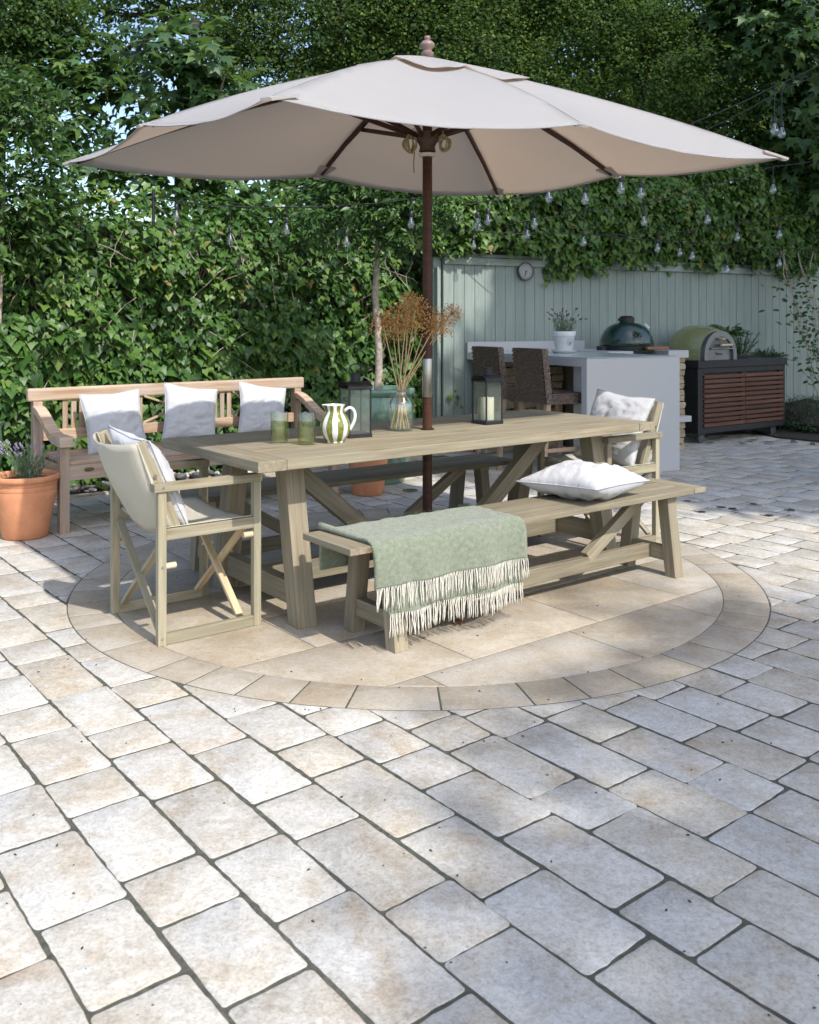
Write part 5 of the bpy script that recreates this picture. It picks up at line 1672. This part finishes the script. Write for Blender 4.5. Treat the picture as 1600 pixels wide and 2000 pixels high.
pot('glazed_planter', 'tall green glazed planter just entering at the left edge', [(0, .001), (.17, .001), (.20, .2), (.235, .5), (.22, .62), (.235, .66), (.215, .66), (.2, .6)], -2.98, 6.25, M_greenglaze, 40, soil=(.2, .6))
tree('bay_tree', 'lollipop bay tree with a bare stem rising from the green planter', 'tree', (-.262, 7.84, .735),
     [(-.262, 7.84, .735), (-.255, 7.84, 1.1), (-.285, 7.84, 1.5), (-.275, 7.84, 1.85), (-.26, 7.84, 2.2)], .034,
     [el(735, 400, 7.8, .56, .5, .34, FY), el(640, 420, 7.75, .36, .38, .30, FY), el(830, 400, 7.8, .36, .36, .28, FY), el(720, 340, 7.85, .55, .5, .3, FY), el(770, 470, 7.65, .22, .25, .13, FY)],
     380, 13, .085, .10, LONG, M_laurel, n_obj=200, leaf_name='bay_leaf', bark=M_bark, shell=(.5, 1.03), jitter=.5, droop=.05)

# recessed uplight in the paving
ul = thing('ground_light', 'round steel light set in the paving beyond the parasol pole', 'light', (.004, 7.40, .001))
MB().lathe([(.035, .001), (.058, .001), (.060, .004), (.056, .007), (.036, .006)], 28).build('rim', M_steel, ul, smooth=50)
MB().lathe([(0, .004), (.036, .004)], 24).build('lens', plain('dark lens', (.05, .06, .07), .1), ul)
# recessed paving trays with dark key holes
def G0(x, y): return np.array([(x - 800) * CAM_H / (y - 629.4), 1818.9 * CAM_H / (y - 629.4)])
for lab, pts in (('left recessed manhole tray with black lifting holes in the paving', [(1343, 980), (1371, 1001), (1410, 992)]), ('right recessed manhole tray with black lifting holes in the paving', [(1431, 995), (1472, 986), (1545, 998), (1502, 1008)])):
    c = np.mean([G0(*p) for p in pts], 0)
    t = thing('manhole_tray', lab, 'manhole cover', (c[0], c[1], .002), 0, 'recessed manhole trays')
    for k, p in enumerate(pts):
        q = G0(*p) - c
        dirv = -q / max(.01, np.hypot(*q))
        a = math.atan2(dirv[1], dirv[0])
        tri = [(q[0] - .03 * math.cos(a), q[1] - .03 * math.sin(a)), (q[0] + .03 * math.cos(a) + .055 * math.cos(a + 1.57), q[1] + .03 * math.sin(a) + .055 * math.sin(a + 1.57)), (q[0] + .03 * math.cos(a) - .055 * math.cos(a + 1.57), q[1] + .03 * math.sin(a) - .055 * math.sin(a + 1.57))]
        tri = tri[::-1] if False else tri
        cp = MB().extrude([tri[0], tri[2], tri[1]], 0, .004).build('corner_plate', plain('grey steel plate', (.27, .275, .27), .7), t)
        MB().lathe([(0, .0055), (.027, .0055), (.027, .004)], 20, c=(q[0], q[1], 0)).build('lifting_hole', M_black, cp)

# fallen leaves
FL = [(901, 1217, (.17, .075, .025)), (1391, 868, (.08, .12, .03)), (1449, 868, (.08, .13, .04)), (1495, 866, (.07, .11, .03)), (1511, 853, (.26, .24, .10)), (1459, 863, (.30, .22, .14)), (1545, 865, (.08, .12, .04)), (1592, 868, (.07, .12, .04)), (1470, 862, (.10, .14, .05)), (708, 966, (.4, .26, .07))]
wh = ['curled brown leaf fallen under the fringed throw', 'green leaf fallen beside the cart wheel', 'upright green leaf scrap lying in front of the cart', 'dark curled leaf in front of the cart middle', 'pale yellowing leaf under the right end of the cart', 'pinkish dry leaf before the cart', 'dark leaf lying right of the cart', 'dark leaf at the right picture edge by the bed', 'small green leaf beside the pinkish dry one', 'tiny yellow leaf against the smaller terracotta pot']
for (x, y, c), l in zip(FL, wh):
    q = G0(x, y)
    s_ = .055 if y > 1000 else .085
    t = MB().add([(v[0] * s_, v[1] * s_, (v[2] * 1.6 + .25 * v[0] ** 2 + .12) * s_) for v in MAPLE['v']], MAPLE['f']).build('fallen_leaf', plain('fallen leaf', c, .6), None, smooth=180)
    t.location = (q[0], q[1], .004); t.rotation_euler = (random.uniform(-.2, .2), random.uniform(-.2, .2), random.random() * 6)
    tag(t, l, 'leaf', 'fallen leaves on the paving')

# scattered grit and leaf crumbs
gm = MB()
for _ in range(240):
    Y = random.uniform(1.7, 7.5) ** 1.0; X = random.uniform(-.47, .47) * Y
    s_ = random.uniform(.0015, .0042)
    a = random.random() * 6
    gm.add([(X + s_ * math.cos(a + k * 1.57) * (1.6 if k % 2 else .8), Y + s_ * math.sin(a + k * 1.57) * (1.6 if k % 2 else .8), .0015) for k in range(4)] + [(X, Y, .0015 + s_)], [(0, 1, 4), (1, 2, 4), (2, 3, 4), (3, 0, 4)])
gr = gm.build('grit', plain('leaf crumbs', (.035, .028, .02), .9))
tag(gr, 'dark crumbs of leaf litter scattered over the pale paving', 'litter', kind='stuff')

# silver herb peeping in at the right edge
hp_ = thing('silver_herb', 'silvery helichrysum with dry yellow flower buds at the right picture edge', 'plant', (3.80, 8.0, .0))
pot('terracotta_pot', 'terracotta pot with silver herb just outside the right edge', [(r * .8, z * .62) for r, z in terr_prof], 3.80, 8.0, M_terra, soil=(.142, .22))
P, N, T, S, rn = spray([(-.04, 0, .33, .22, .2, .17)], 60, 12, .03, .05)
leaves('foliage', LONG, P, N, T, S, rn, M_lavgreen, hp_)
fm = MB()
for _ in range(30): fm.lathe([(0, -.008), (.010, 0), (0, .009)], 6, c=(random.gauss(-.08, .09), random.gauss(0, .1), random.uniform(.16, .4)))
fm.build('flowers', plain('dry yellow bud', (.32, .24, .08), .9), hp_)

# ================================================================== OUTDOOR KITCHEN
def kpt(a, b, z=0): q = KC + K1 * a + K2 * b; return (q[0], q[1], z)
ctr = thing('kitchen_counter', 'white waterfall-ended bar counter with pale grey top', 'counter', (*KC, 0), KA)
MB().box(0, 1.06, 0, .075, 0, 1.0275).build('end_panel', M_white, ctr, bevel=.003)
MB().box(0, 1.06, .0755, 1.93, .955, 1.0275).build('slab', M_white, ctr, bevel=.003)
MB().box(.012, 1.048, .010, 1.915, 1.0295, 1.036).build('worktop', M_top, ctr, bevel=.002)
MB().box(.06, 1.0, .0765, .26, 0, .953).build('support_panel', M_white, ctr, bevel=.003)
MB().box(0.0, 1.52, 1.93, 1.955, .955, 1.135).build('backsplash', M_white, ctr, bevel=.003)
bbq = thing('stone_plinth', 'rough limestone barbecue plinth capped in white, right of the counter', 'plinth', (*KC, 0), KA)
MB().box(1.10, 2.06, 1.05, 1.93, .0, .965).build('core', plain('dark mortar', (.20, .17, .125), .95, noise_amt=.3, nscale=20), bbq)
MB().box(1.075, 1.40, 1.0, 1.93, .967, 1.045).build('cap', M_white, bbq, bevel=.004)
MB().box(1.85, 2.13, .97, 1.93, .967, 1.045).build('cap', M_white, bbq, bevel=.004)
MB().box(1.41, 1.845, 1.70, 1.93, .967, 1.045).build('cap', M_white, bbq, bevel=.004)
MB().box(1.95, 2.13, .93, 1.0, .30, .36).build('ledge', M_white, bbq, bevel=.003)
def block(x0, x1, y0, y1, z0, z1, parent, bulge=.022, axis=1):
    n = 4
    mb = MB(); mb.box(x0, x1, y0, y1, z0, z1)
    o = mb.build('stone', M_wallstone, parent)
    me = o.data
    a = me.attributes.new('rnd', 'FLOAT', 'FACE'); a.data.foreach_set('value', [random.random()] * 6)
    s = o.modifiers.new('s', 'SUBSURF'); s.levels = s.render_levels = 3
    s.subdivision_type = 'CATMULL_CLARK'
    for e in me.edges: pass
    cr_ = me.attributes.new('crease_edge', 'FLOAT', 'EDGE'); cr_.data.foreach_set('value', [.62] * len(me.edges))
    tx = bpy.data.textures.get('rough') or bpy.data.textures.new('rough', 'CLOUDS')
    tx.noise_scale = .07
    d = o.modifiers.new('d', 'DISPLACE'); d.texture = tx; d.strength = .03; d.texture_coords = 'GLOBAL'
    for p in me.polygons: p.use_smooth = True
    return o
z = 0.0
while z < .95:
    h = min(random.uniform(.055, .095), .967 - z)
    if .967 - z - h < .03: h = .967 - z
    x = 1.10
    while x < 2.10:
        w = random.uniform(.16, .3)
        if 2.11 - x - w < .1: w = 2.11 - x
        block(x + .003, x + w - .003, 1.0 + random.uniform(-.012, .008), 1.12, z + .003, z + h - .003, bbq)
        x += w
    z += h
# stone wall under the counter, seen between the stools
sw = thing('stone_wall', 'rough limestone wall in shade under the white counter', 'wall', (*KC, 0), KA)
MB().box(.06, 1.04, 1.78, 1.92, 0, .953).build('core', M_soil, sw)
z = 0.0
while z < .93:
    h = min(random.uniform(.07, .11), .953 - z)
    x = .05
    while x < 1.03:
        w = random.uniform(.15, .28)
        if 1.05 - x - w < .1: w = 1.05 - x
        block(x + .004, x + w - .004, 1.70 + random.uniform(-.01, .01), 1.80, z + .004, z + h - .004, sw)
        x += w
    z += h

# kamado grill
gq = KC + K1 * 1.625 + K2 * 1.36
eg = thing('kamado_grill', 'dark green ceramic dome grill set into the counter', 'grill', (gq[0], gq[1], 0), KA - R(6))
M_egg = plain('dark green dimpled glaze', (.008, .030, .020), .16, coat=.5)
nt = M_egg.node_tree; b_ = nt.nodes['Principled BSDF']
tc = nd(nt, 'TexCoord'); vo = nd(nt, 'TexVoronoi', Scale=58.0, feature='SMOOTH_F1'); nt.links.new(tc.outputs['Object'], vo.inputs['Vector']); bump(nt, b_, vo.outputs['Distance'], .6, .006)
MB().lathe([(.275, 1.085), (.283, 1.10), (.280, 1.14), (.266, 1.19), (.238, 1.245), (.197, 1.29), (.145, 1.32), (.085, 1.338), (.07, 1.34)], 56).build('lid', M_egg, eg, smooth=60)
MB().lathe([(.15, .80), (.24, .90), (.277, 1.00), (.280, 1.045)], 48).build('bowl', M_egg, eg, smooth=60)
MB().lathe([(.281, 1.046), (.290, 1.048), (.290, 1.062), (.279, 1.064), (.279, 1.068), (.292, 1.070), (.292, 1.084), (.279, 1.086)], 48).build('metal_band', M_black, eg, smooth=40)
MB().lathe([(.075, 1.335), (.075, 1.352), (.084, 1.354), (.084, 1.383), (.070, 1.386), (.072, 1.398), (.060, 1.402), (.045, 1.408), (0, 1.409)], 32).build('chimney_cap', M_black, eg, smooth=40)
MB().box(-.10, -.076, -.02, .02, 1.352, 1.378).build('cap_hinge', M_black, eg, bevel=.004)
pl = plank('handle', (-.02, -.375, 1.072), (.27, -.345, 1.072), .04, .034, plain('tan beech handle', (.24, .11, .045), .5, noise_amt=.2, nscale=20), eg, bevel=.01)
for x in (.02, .22): plank('handle_bracket', (x, -.25, 1.072), (x, -.355, 1.072), .02, .012, M_black, eg)
MB().box(-.345, -.25, -.05, .05, 1.04, 1.09).build('hinge', M_black, eg, bevel=.006)
MD = Matrix.Translation((.135, -.165, 1.292)) @ Vector((.135, -.175, .20)).to_track_quat('Z', 'Y').to_matrix().to_4x4()
MB().lathe([(0, .0), (.036, .0), (.036, .014), (.030, .016), (0, .016)], 24, M=MD).build('gauge', plain('gauge dial', (.6, .62, .62), .3), eg, smooth=40)
MB().add([MD @ Vector(v) for v in ((-.003, -.002, .0175), (.003, -.002, .0175), (.001, .024, .0175), (-.001, .024, .0175))], [(0, 1, 2, 3)]).build('gauge_needle', M_black, eg)

# lavender in a white pot with emblem, standing on its saucer
wp = kpt(.60, 1.10)
sc_ = thing('saucer', 'white saucer under the lavender pot on the counter', 'saucer', (wp[0], wp[1], 1.0365))
MB().lathe([(0, .001), (.105, .001), (.128, .022), (.132, .026), (.126, .027), (.10, .010), (0, .009)], 36).build('dish', M_ceram, sc_, smooth=50)
M_potw = plain('white pot', (.62, .64, .65), .4, noise_amt=.05, nscale=8)
p_ = pot('white_pot', 'white pot with oval emblem holding lavender, on the counter', [(0, .001), (.078, .001), (.082, .006), (.104, .155), (.106, .158), (.112, .160), (.116, .200), (.114, .204), (.106, .203), (.101, .17), (.085, .03)], wp[0], wp[1], M_potw, 40, soil=(.10, .18), z=1.0465)
p_.rotation_euler = (0, 0, R(-62))
em = MB()
def on_pot(u, w, lift=.001):
    r_ = .082 + (.104 - .082) * (w / .155) + lift
    a = u / .095
    return Vector((r_ * math.cos(a), r_ * math.sin(a), w))
em.tube([on_pot(.027 * math.cos(a), .098 + .033 * math.sin(a), .002) for a in [2 * math.pi * k / 28 for k in range(28)]], .0022, 6, closed=True)
em.build('emblem_ring', plain('grey relief', (.30, .32, .35), .5), p_, smooth=180)
em2 = MB()
for k in range(5):
    a = -1 + k * .5
    em2.tube([on_pot(.004 * a, .082, .002), on_pot(.016 * a, .108 - .004 * abs(a), .002)], .0018, 6)
em2.tube([on_pot(-.018, .082, .002), on_pot(0, .077, .002), on_pot(.018, .082, .002)], .0026, 6)
em2.build('emblem_crown', plain('grey relief', (.33, .35, .38), .5), p_, smooth=180)
lavender('dark-headed lavender in the white pot on the counter', wp[0], wp[1], 1.0465 + .182, 30, .235, .14, 9, fl=plain('dark lavender bud', (.075, .045, .10), .8), r0=.06, flen=.02)

# rattan stools
M_rat, nt, b_ = new_mat('dark rattan')
tc = nd(nt, 'TexCoord')
n_ = nd(nt, 'TexNoise', Scale=60.0, Detail=3.0); nt.links.new(tc.outputs['Object'], n_.inputs['Vector'])
r_ = ramp(nt, [(.3, (.040, .028, .022)), (.55, (.115, .083, .066)), (.8, (.25, .19, .155))], n_.outputs[0]); nt.links.new(r_.outputs[0], b_.inputs['Base Color']); b_.inputs['Roughness'].default_value = .5
def weave_panel(mb, P0, U, Vv, nu, nv, amp, off):
    """woven strands: horizontal strips going over and under vertical ribs; P0 corner, U, Vv edge vectors"""
    N_ = U.cross(Vv).normalized()
    rowh = Vv.length / nv
    v_ = Vv.normalized()
    for r in range(nv):
        pts = []
        for k in range(nu * 2 + 1):
            s = (1 if (k // 1 + r * 1) % 2 else -1)
            ph = math.cos(math.pi * (k / 2.0) + math.pi * (r % 2))
            pts.append(P0 + U * (k / (nu * 2)) + v_ * rowh * (r + .5) + N_ * (amp * ph + off))
        m_ = len(pts); V = []
        for q in pts:
            V += [q - v_ * rowh * .48 - N_ * .0, q + N_ * .003, q + v_ * rowh * .48]
        mb.add(V, [(k * 3 + j, (k + 1) * 3 + j, (k + 1) * 3 + j + 1, k * 3 + j + 1) for k in range(m_ - 1) for j in range(2)])
def stool(label, a, b):
    t = thing('rattan_stool', label, 'bar stool', kpt(a, b), KA, 'rattan bar stools')
    W, Dp = .43, .46
    sl = -.05
    MB().hexa([(0, 0, .64), (.06, 0, .64), (.06, W, .64), (0, W, .64)], [(sl, .008, 1.115), (sl + .055, .008, 1.115), (sl + .055, W - .008, 1.115), (sl, W - .008, 1.115)]).build('backrest', M_rat, t, bevel=.012)
    wv = MB()
    weave_panel(wv, Vector((-.006, W, .64)), Vector((0, -W, 0)), Vector((sl, 0, .475)), 22, 26, .004, .005)
    weave_panel(wv, Vector((-.004, -.004, .64)), Vector((.064, 0, 0)), Vector((sl, .006, .475)), 4, 26, .003, .004)
    wv.build('back_weave', M_rat, t, smooth=180)['kind'] = 'stuff'
    MB().box(.061, Dp, .004, W - .004, .635, .725).build('seat', M_rat, t, bevel=.012)
    ws = MB()
    weave_panel(ws, Vector((.06, 0, .635)), Vector((Dp - .06, 0, 0)), Vector((0, 0, .09)), 24, 8, .004, .003)
    weave_panel(ws, Vector((.06, 0, .727)), Vector((Dp - .06, 0, 0)), Vector((0, W, 0)), 24, 30, .004, .001)
    ws.build('seat_weave', M_rat, t, smooth=180)['kind'] = 'stuff'
    for x in (.03, Dp - .03):
        for y in (.03, W - .03):
            dx = -.05 if x < .1 else .02
            post('leg', sq(x + dx, y, .042, .042, 0), sq(x, y, .046, .046, .642), M_stoolwood, t)
    for y in (.03, W - .03): plank('rung', (-.01, y, .24), (Dp - .02, y, .24), .02, .035, M_stoolwood, t)
    for x, z in ((-.01, .30), (Dp - .02, .20)): plank('rung', (x, .03, z), (x, W - .03, z), .02, .035, M_stoolwood, t)
stool('near woven dark rattan bar stool tucked under the counter', -.31, .15)
stool('far woven dark rattan bar stool tucked under the counter, by the fence', -.34, .78)

# pizza oven cart
CA = R(35); CO = (3.16, 10.2)
cart = thing('oven_cart', 'black wheeled cart with two red cedar slatted doors', 'cart', (*CO, 0), CA)
CL, CD = 1.62, .52
M_cart = plain('matt black steel', (.018, .018, .020), .5, .2, noise_amt=.15, nscale=10)
MB().box(-.02, CL + .02, -.02, CD, .835, .92).build('top', M_cart, cart, bevel=.004)
cf = MB()
cf.box(0, .085, 0, .06, .11, .834); cf.box(CL - .05, CL, 0, .06, .11, .834); cf.box(.086, CL - .051, 0, .06, .11, .175); cf.box(.086, CL - .051, 0, .06, .775, .834)
cf.box(0, .04, .061, CD - .02, .11, .834); cf.box(CL - .04, CL, .061, CD - .02, .11, .834); cf.box(.041, CL - .041, CD - .06, CD - .02, .11, .834); cf.box(.041, CL - .041, .061, CD - .061, .11, .15)
cf.build('carcass', M_cart, cart, bevel=.003)
MB().box(.088, CL - .053, .045, .055, .177, .773).build('back_plate', M_black, cart)
for d in range(2):
    x0 = .092 + d * .74; x1 = x0 + .733
    dr = MB()
    for k in range(2): dr.box((x0 + .002, x1 - .03)[k], (x0 + .03, x1 - .002)[k], .013, .03, .182, .768)
    door = dr.build('door', M_slat, cart)
    for k in range(11):
        z0 = .182 + k * .0535
        plank('slat', (x0, -.002, z0 + .019), (x1, -.002, z0 + .019), .026, .037, M_slat, door)
for x in (.14, CL - .14):
    for y in (.06, CD - .08):
        w = MB().lathe([(.0, -.016), (.030, -.016), (.052, -.013), (.055, -.006), (.055, .006), (.052, .013), (.03, .016), (0, .016)], 28, c=(x - .02, y, .056), M=Matrix.Rotation(R(90), 4, 'X') @ Matrix.Identity(4)).build('wheel', plain('grey rubber', (.05, .055, .06), .6), cart, smooth=40)
        MB().box(x - .04, x + .03, y - .024, y + .024, .095, .109).build('castor_plate', M_black, w)
        MB().lathe([(0, -.0175), (.014, -.0175), (.014, -.016)], 12, c=(x - .02, y, .056), M=Matrix.Rotation(R(-90), 4, 'X')).build('hub', M_steel, w)
MB().box(CL + .021, CL + .16, .10, CD, .80, .905).build('herb_trough', M_cart, cart, bevel=.004)
def cpt(x, y, z): c, s = math.cos(CA), math.sin(CA); return (CO[0] + x * c - y * s, CO[1] + x * s + y * c, z)

# pizza oven
ov = thing('pizza_oven', 'olive green domed pizza oven with metal arched front on the black cart', 'pizza oven', cpt(.34, .0, .9205), CA)
M_oven = plain('olive enamel', (.20, .21, .095), .22, noise_amt=.08, nscale=6, coat=.5)
M_ovmetal = plain('brushed dark steel', (.20, .21, .225), .38, .85, noise_amt=.2, nscale=9)
def arch(hw_, hs, rise, n=22):
    pts = [(-hw_, 0), (-hw_, hs)]
    for k in range(1, n):
        a = math.pi * (1 - k / n)
        pts.append((hw_ * math.cos(a), hs + rise * math.sin(a)))
    pts += [(hw_, hs), (hw_, 0)]
    return pts
def arch_solid(mb, hw_, hs, rise, y0, y1, x0=0, z0=0):
    p = arch(hw_, hs, rise); n = len(p)
    mb.add([(x0 + x, y0, z0 + z) for x, z in p] + [(x0 + x, y1, z0 + z) for x, z in p], [tuple(range(n)), tuple(range(2 * n - 1, n - 1, -1))] + [(i, n + i, n + (i + 1) % n, (i + 1) % n) for i in range(n)])
body = MB()
n = None; V = []; rings = 12
for k in range(rings + 1):
    s_ = k / rings
    f_ = math.sqrt(max(0, 1 - max(0, (s_ - .45) / .55) ** 2.4)) if s_ > .45 else 1
    f_ = max(f_, .12)
    gro = .86 + .14 * math.sin(min(1, s_ / .42) * math.pi / 2)
    p = arch(.345 * f_ * gro, .06 * f_, (.325 * f_) * gro)
    n = len(p)
    for x, z in p: V.append((x, .015 + .60 * s_, z))
F = [(k * n + i, k * n + i + 1, (k + 1) * n + i + 1, (k + 1) * n + i) for k in range(rings) for i in range(n - 1)]
F += [tuple(range(n)), tuple(rings * n + i for i in range(n - 1, -1, -1))]
body.add(V, F).build('body', M_oven, ov, smooth=60)
# arched front with a raised rim
p1 = arch(.285, .06, .265); p2 = arch(.225, .055, .205); n = len(p1)
MB().add([(x, -.045, z) for x, z in p1] + [(x, -.045, z) for x, z in p2] + [(x, .015, z) for x, z in p1] + [(x, .015, z) for x, z in p2],
         [(i, i + 1, n + i + 1, n + i) for i in range(n - 1)] + [(2 * n + i, i, i + 1, 2 * n + i + 1)[::-1] for i in range(n - 1)] + [(n + i, n + i + 1, 3 * n + i + 1, 3 * n + i) for i in range(n - 1)] + [(0, n, 3 * n, 2 * n)[::-1], (n - 1, 2 * n - 1, 4 * n - 1, 3 * n - 1)]).build('front_rim', M_ovmetal, ov, smooth=40)
mb = MB(); arch_solid(mb, .222, .055, .200, -.012, .012); mb.build('front_plate', M_ovmetal, ov)
mb = MB(); arch_solid(mb, .185, .02, .115, -.030, -.0125, z0=.130); door = mb.build('door', plain('dark steel door', (.12, .125, .135), .35, .8, noise_amt=.25, nscale=14), ov, bevel=.003)
MB().tube([(-.19, -.060, .125), (.19, -.060, .125)], .007, 10).tube([(-.15, -.012, .125), (-.15, -.060, .125)], .005, 8).tube([(.15, -.012, .125), (.15, -.060, .125)], .005, 8).build('rail', M_steel, ov, smooth=60)
MB().tube([(-.04, -.080, .165), (.15, -.080, .168)], .013, 12).build('door_grip', M_rawpine, door, smooth=60)
MB().tube([(-.03, -.030, .165), (-.03, -.080, .165)], .005, 8).tube([(.13, -.030, .167), (.13, -.080, .167)], .005, 8).build('grip_bracket', M_steel, door, smooth=60)
MB().tube([(-.03, -.075, .238), (.03, -.078, .232)], .012, 12).build('vent_knob', M_rawpine, door, smooth=60)
MB().tube([(-.0, -.030, .236), (0, -.075, .236)], .005, 8).tube([(-.07, -.06, .245), (-.03, -.075, .238)], .006, 8).build('knob_bracket', M_steel, door, smooth=60)
cu = bpy.data.curves.new('maker_badge', 'FONT'); cu.body = 'Burna'; cu.size = .052; cu.align_x = 'CENTER'; cu.extrude = .0008; cu.materials.append(M_black)
tmp = bpy.data.objects.new('maker_badge_text', cu); link(tmp); bpy.context.view_layer.update()
bm_ = bpy.data.meshes.new_from_object(tmp.evaluated_get(bpy.context.evaluated_depsgraph_get())); bpy.data.objects.remove(tmp)
tx_ = bpy.data.objects.new('maker_badge', bm_); link(tx_, ov); tx_.location = (.005, -.0135, .052); tx_.rotation_euler = (R(90), 0, 0)

# plants on the cart
q = cpt(.86, .27, .9205)
pot('blue_pot', 'dark blue-grey pot with leafy plant on the cart beside the oven', [(0, .001), (.07, .001), (.074, .006), (.094, .23), (.092, .236), (.085, .23), (.08, .2)], q[0], q[1], plain('slate blue glaze', (.035, .055, .07), .3, noise_amt=.1, nscale=5, coat=.3), 32, soil=(.082, .21), z=q[2])
pp = thing('leafy_plant', 'dark arching long-leaved plant in the blue-grey pot', 'plant', (q[0], q[1], q[2] + .21))
P, N, T, S, rn = [], [], [], [], []
for k in range(64):
    a = random.random() * 6.28; el_ = random.uniform(.5, 1.4); L = random.uniform(.12, .32)
    d = np.array([math.cos(a) * math.cos(el_), math.sin(a) * math.cos(el_), math.sin(el_)])
    for s_ in np.linspace(.25, 1, 5):
        p = d * L * s_; p[2] -= .13 * s_ ** 2 * L / .3
        tip = d.copy(); tip[2] -= .9 * s_
        P.append(p); T.append(tip); N.append(np.array([0, -.35, 1]) - d * .4 + rng.normal(0, .2, 3)); S.append(random.uniform(.07, .13)); rn.append(random.uniform(.15, .8))
leaves('foliage', LONG, np.array(P), np.array(N), np.array(T), np.array(S), rn, M_laurel, pp, n_obj=60, leaf_name='long_leaf', near=rng.random(len(P)))
def herb(label, x, y, z, r_, h, n_, m=M_herb, sag=0.0):
    t = thing('herb_plant', label, 'plant', cpt(x, y, z))
    P, N, T, S, rn = [], [], [], [], []
    stm = MB()
    for k in range(n_):
        a = random.random() * 6.28; q_ = random.random() ** .6
        d = Vector((math.cos(a) * r_ * q_, math.sin(a) * r_ * q_, h * random.uniform(.5, 1)))
        b0 = Vector((math.cos(a) * r_ * q_ * .45, math.sin(a) * r_ * q_ * .45, 0))
        e = b0 + d; e.z -= sag * q_ * q_
        stm.tube([b0, b0.lerp(e, .5) + Vector((0, 0, .02)), e], .0018, 4)
        for s_ in np.linspace(.1, 1, 16):
            p = b0.lerp(e, s_)
            for _ in range(2):
                P.append(tuple(p)); T.append((random.gauss(0, .7), random.gauss(0, .7), .8)); N.append((random.gauss(0, 1), random.gauss(0, 1), .6)); S.append(random.uniform(.018, .035)); rn.append(random.random())
    stm.build('stems', M_herb, t)
    leaves('foliage', LONG, np.array(P), np.array(N), np.array(T), np.array(S), rn, m, t)
MB().box(1.02, 1.60, .30, .50, .9205, .935).build('herb_soil', M_soil, cart)
herb('bushy rosemary at the back of the black cart top', 1.22, .34, .936, .20, .30, 46)
herb('grey-green trailing herb in the trough at the right cart end', CL + .09, .30, .90, .20, .15, 50, sag=.14)

# ================================================================== FESTOON LIGHTS
bulb_prof = [(.0135, 0), (.014, -.008), (.018, -.022), (.027, -.042), (.0305, -.060), (.029, -.075), (.020, -.087), (.009, -.092), (0, -.093)]
b_me = None
strings = [
    ('festoon string with clear bulbs drooping across the ivy hedge, left of the pole', [(300, 385, 0), (345, 391, 1, 422), (450, 402, 1, 468), (560, 404, 1, 448), (677, 400, 1, 473), (803, 388, 1, 436), (880, 378, 0)], 7.25),
    ('festoon string of the largest clear bulbs just below the parasol hem at right', [(860, 372, 0), (933, 368, 1, 438), (1072, 330, 1, 384), (1143, 320, 1, 388), (1213, 300, 1, 367), (1352, 240, 1, 275), (1513, 168, 1, 252), (1640, 105, 0)], 7.0),
    ('festoon string of clear bulbs in the middle distance, rising to the right', [(900, 400, 0), (953, 392, 1, 430), (1044, 380, 1, 437), (1252, 325, 1, 378), (1360, 262, 0), (1527, 176, 1, 260), (1650, 118, 0)], 7.6),
    ('festoon string of clear bulbs strung low before the dark creeper', [(985, 440, 0), (1030, 432, 1, 460), (1140, 411, 1, 474), (1258, 396, 1, 434), (1382, 363, 1, 431), (1510, 325, 1, 371), (1660, 300, 0)], 8.6),
    ('festoon string of small clear bulbs near the fence top', [(880, 425, 0), (925, 450, 1, 481), (1100, 455, 0), (1284, 455, 1, 487), (1352, 450, 1, 503), (1440, 436, 1, 466), (1522, 425, 1, 461), (1680, 400, 0)], 9.4),
    ('farthest festoon string of tiny clear bulbs, along the fence top', [(1180, 462, 0), (1328, 468, 1, 497), (1420, 480, 1, 530), (1522, 486, 1, 518), (1690, 470, 0)], 10.2)]
M_fil = plain('filament', (.35, .25, .12), .4)
for lab, pts, Y in strings:
    b0 = Vector(px(pts[0][0], pts[0][1], Y))
    t = thing('festoon_lights', lab, 'string lights', tuple(b0), 0, 'festoon light strings')
    P_ = [Vector(px(p[0], p[1], Y)) - b0 for p in pts]
    line = []
    for a, b in zip(P_[:-1], P_[1:]):
        for k in range(6):
            s_ = k / 6
            line.append(a.lerp(b, s_) - Vector((0, 0, .022 * 4 * s_ * (1 - s_) * (b - a).length)))
    line.append(P_[-1])
    MB().tube(line, .005, 6).build('cable', M_black, t, smooth=180)
    for p, q in zip(pts, P_):
        if not p[2]: continue
        zb = Vector(px(p[0], p[3] - 12, Y)).z - b0.z        # top of the bulb glass
        c = Vector((q.x, q.y, zb))
        M_ = Matrix.Translation(c)
        if b_me is None:
            o = MB().lathe(bulb_prof, 20).build('bulb', M_bulb, t, smooth=180, M=M_)
            b_me = o.data
        else:
            o = bpy.data.objects.new('bulb', b_me); link(o, t); o.matrix_local = M_
        if not bpy.data.meshes.get('socket_mesh'):
            s1 = MB().lathe([(0, .046), (.010, .045), (.0165, .036), (.0165, .002), (.0145, -.002), (0, -.002)], 14).build('socket', M_black, o, smooth=40); s1.data.name = 'socket_mesh'
            s2 = MB().lathe([(.003, -.003), (.003, -.03)], 6).tube([(-.012, 0, -.055), (-.005, 0, -.032), (0, 0, -.058), (.005, 0, -.032), (.012, 0, -.055)], .0007, 4).build('filament', M_fil, o); s2.data.name = 'filament_mesh'
        else:
            link(bpy.data.objects.new('socket', bpy.data.meshes['socket_mesh']), o); link(bpy.data.objects.new('filament', bpy.data.meshes['filament_mesh']), o)
        top = q - c
        MB().tube([top, Vector((0, 0, .045))], .0034, 6).lathe([(0, .004), (.018, .002), (.006, -.04), (0, -.041)], 8, c=tuple(top)).build('drop_wire', M_black, o)
pl_ = thing('light_post', 'thin black post carrying the festoon cable at the hedge top', 'post', px(300, 385, 7.27))
MB().tube([(0, 0, -.22), (0, 0, .06)], .012, 10).build('rod', M_black, pl_, smooth=40)
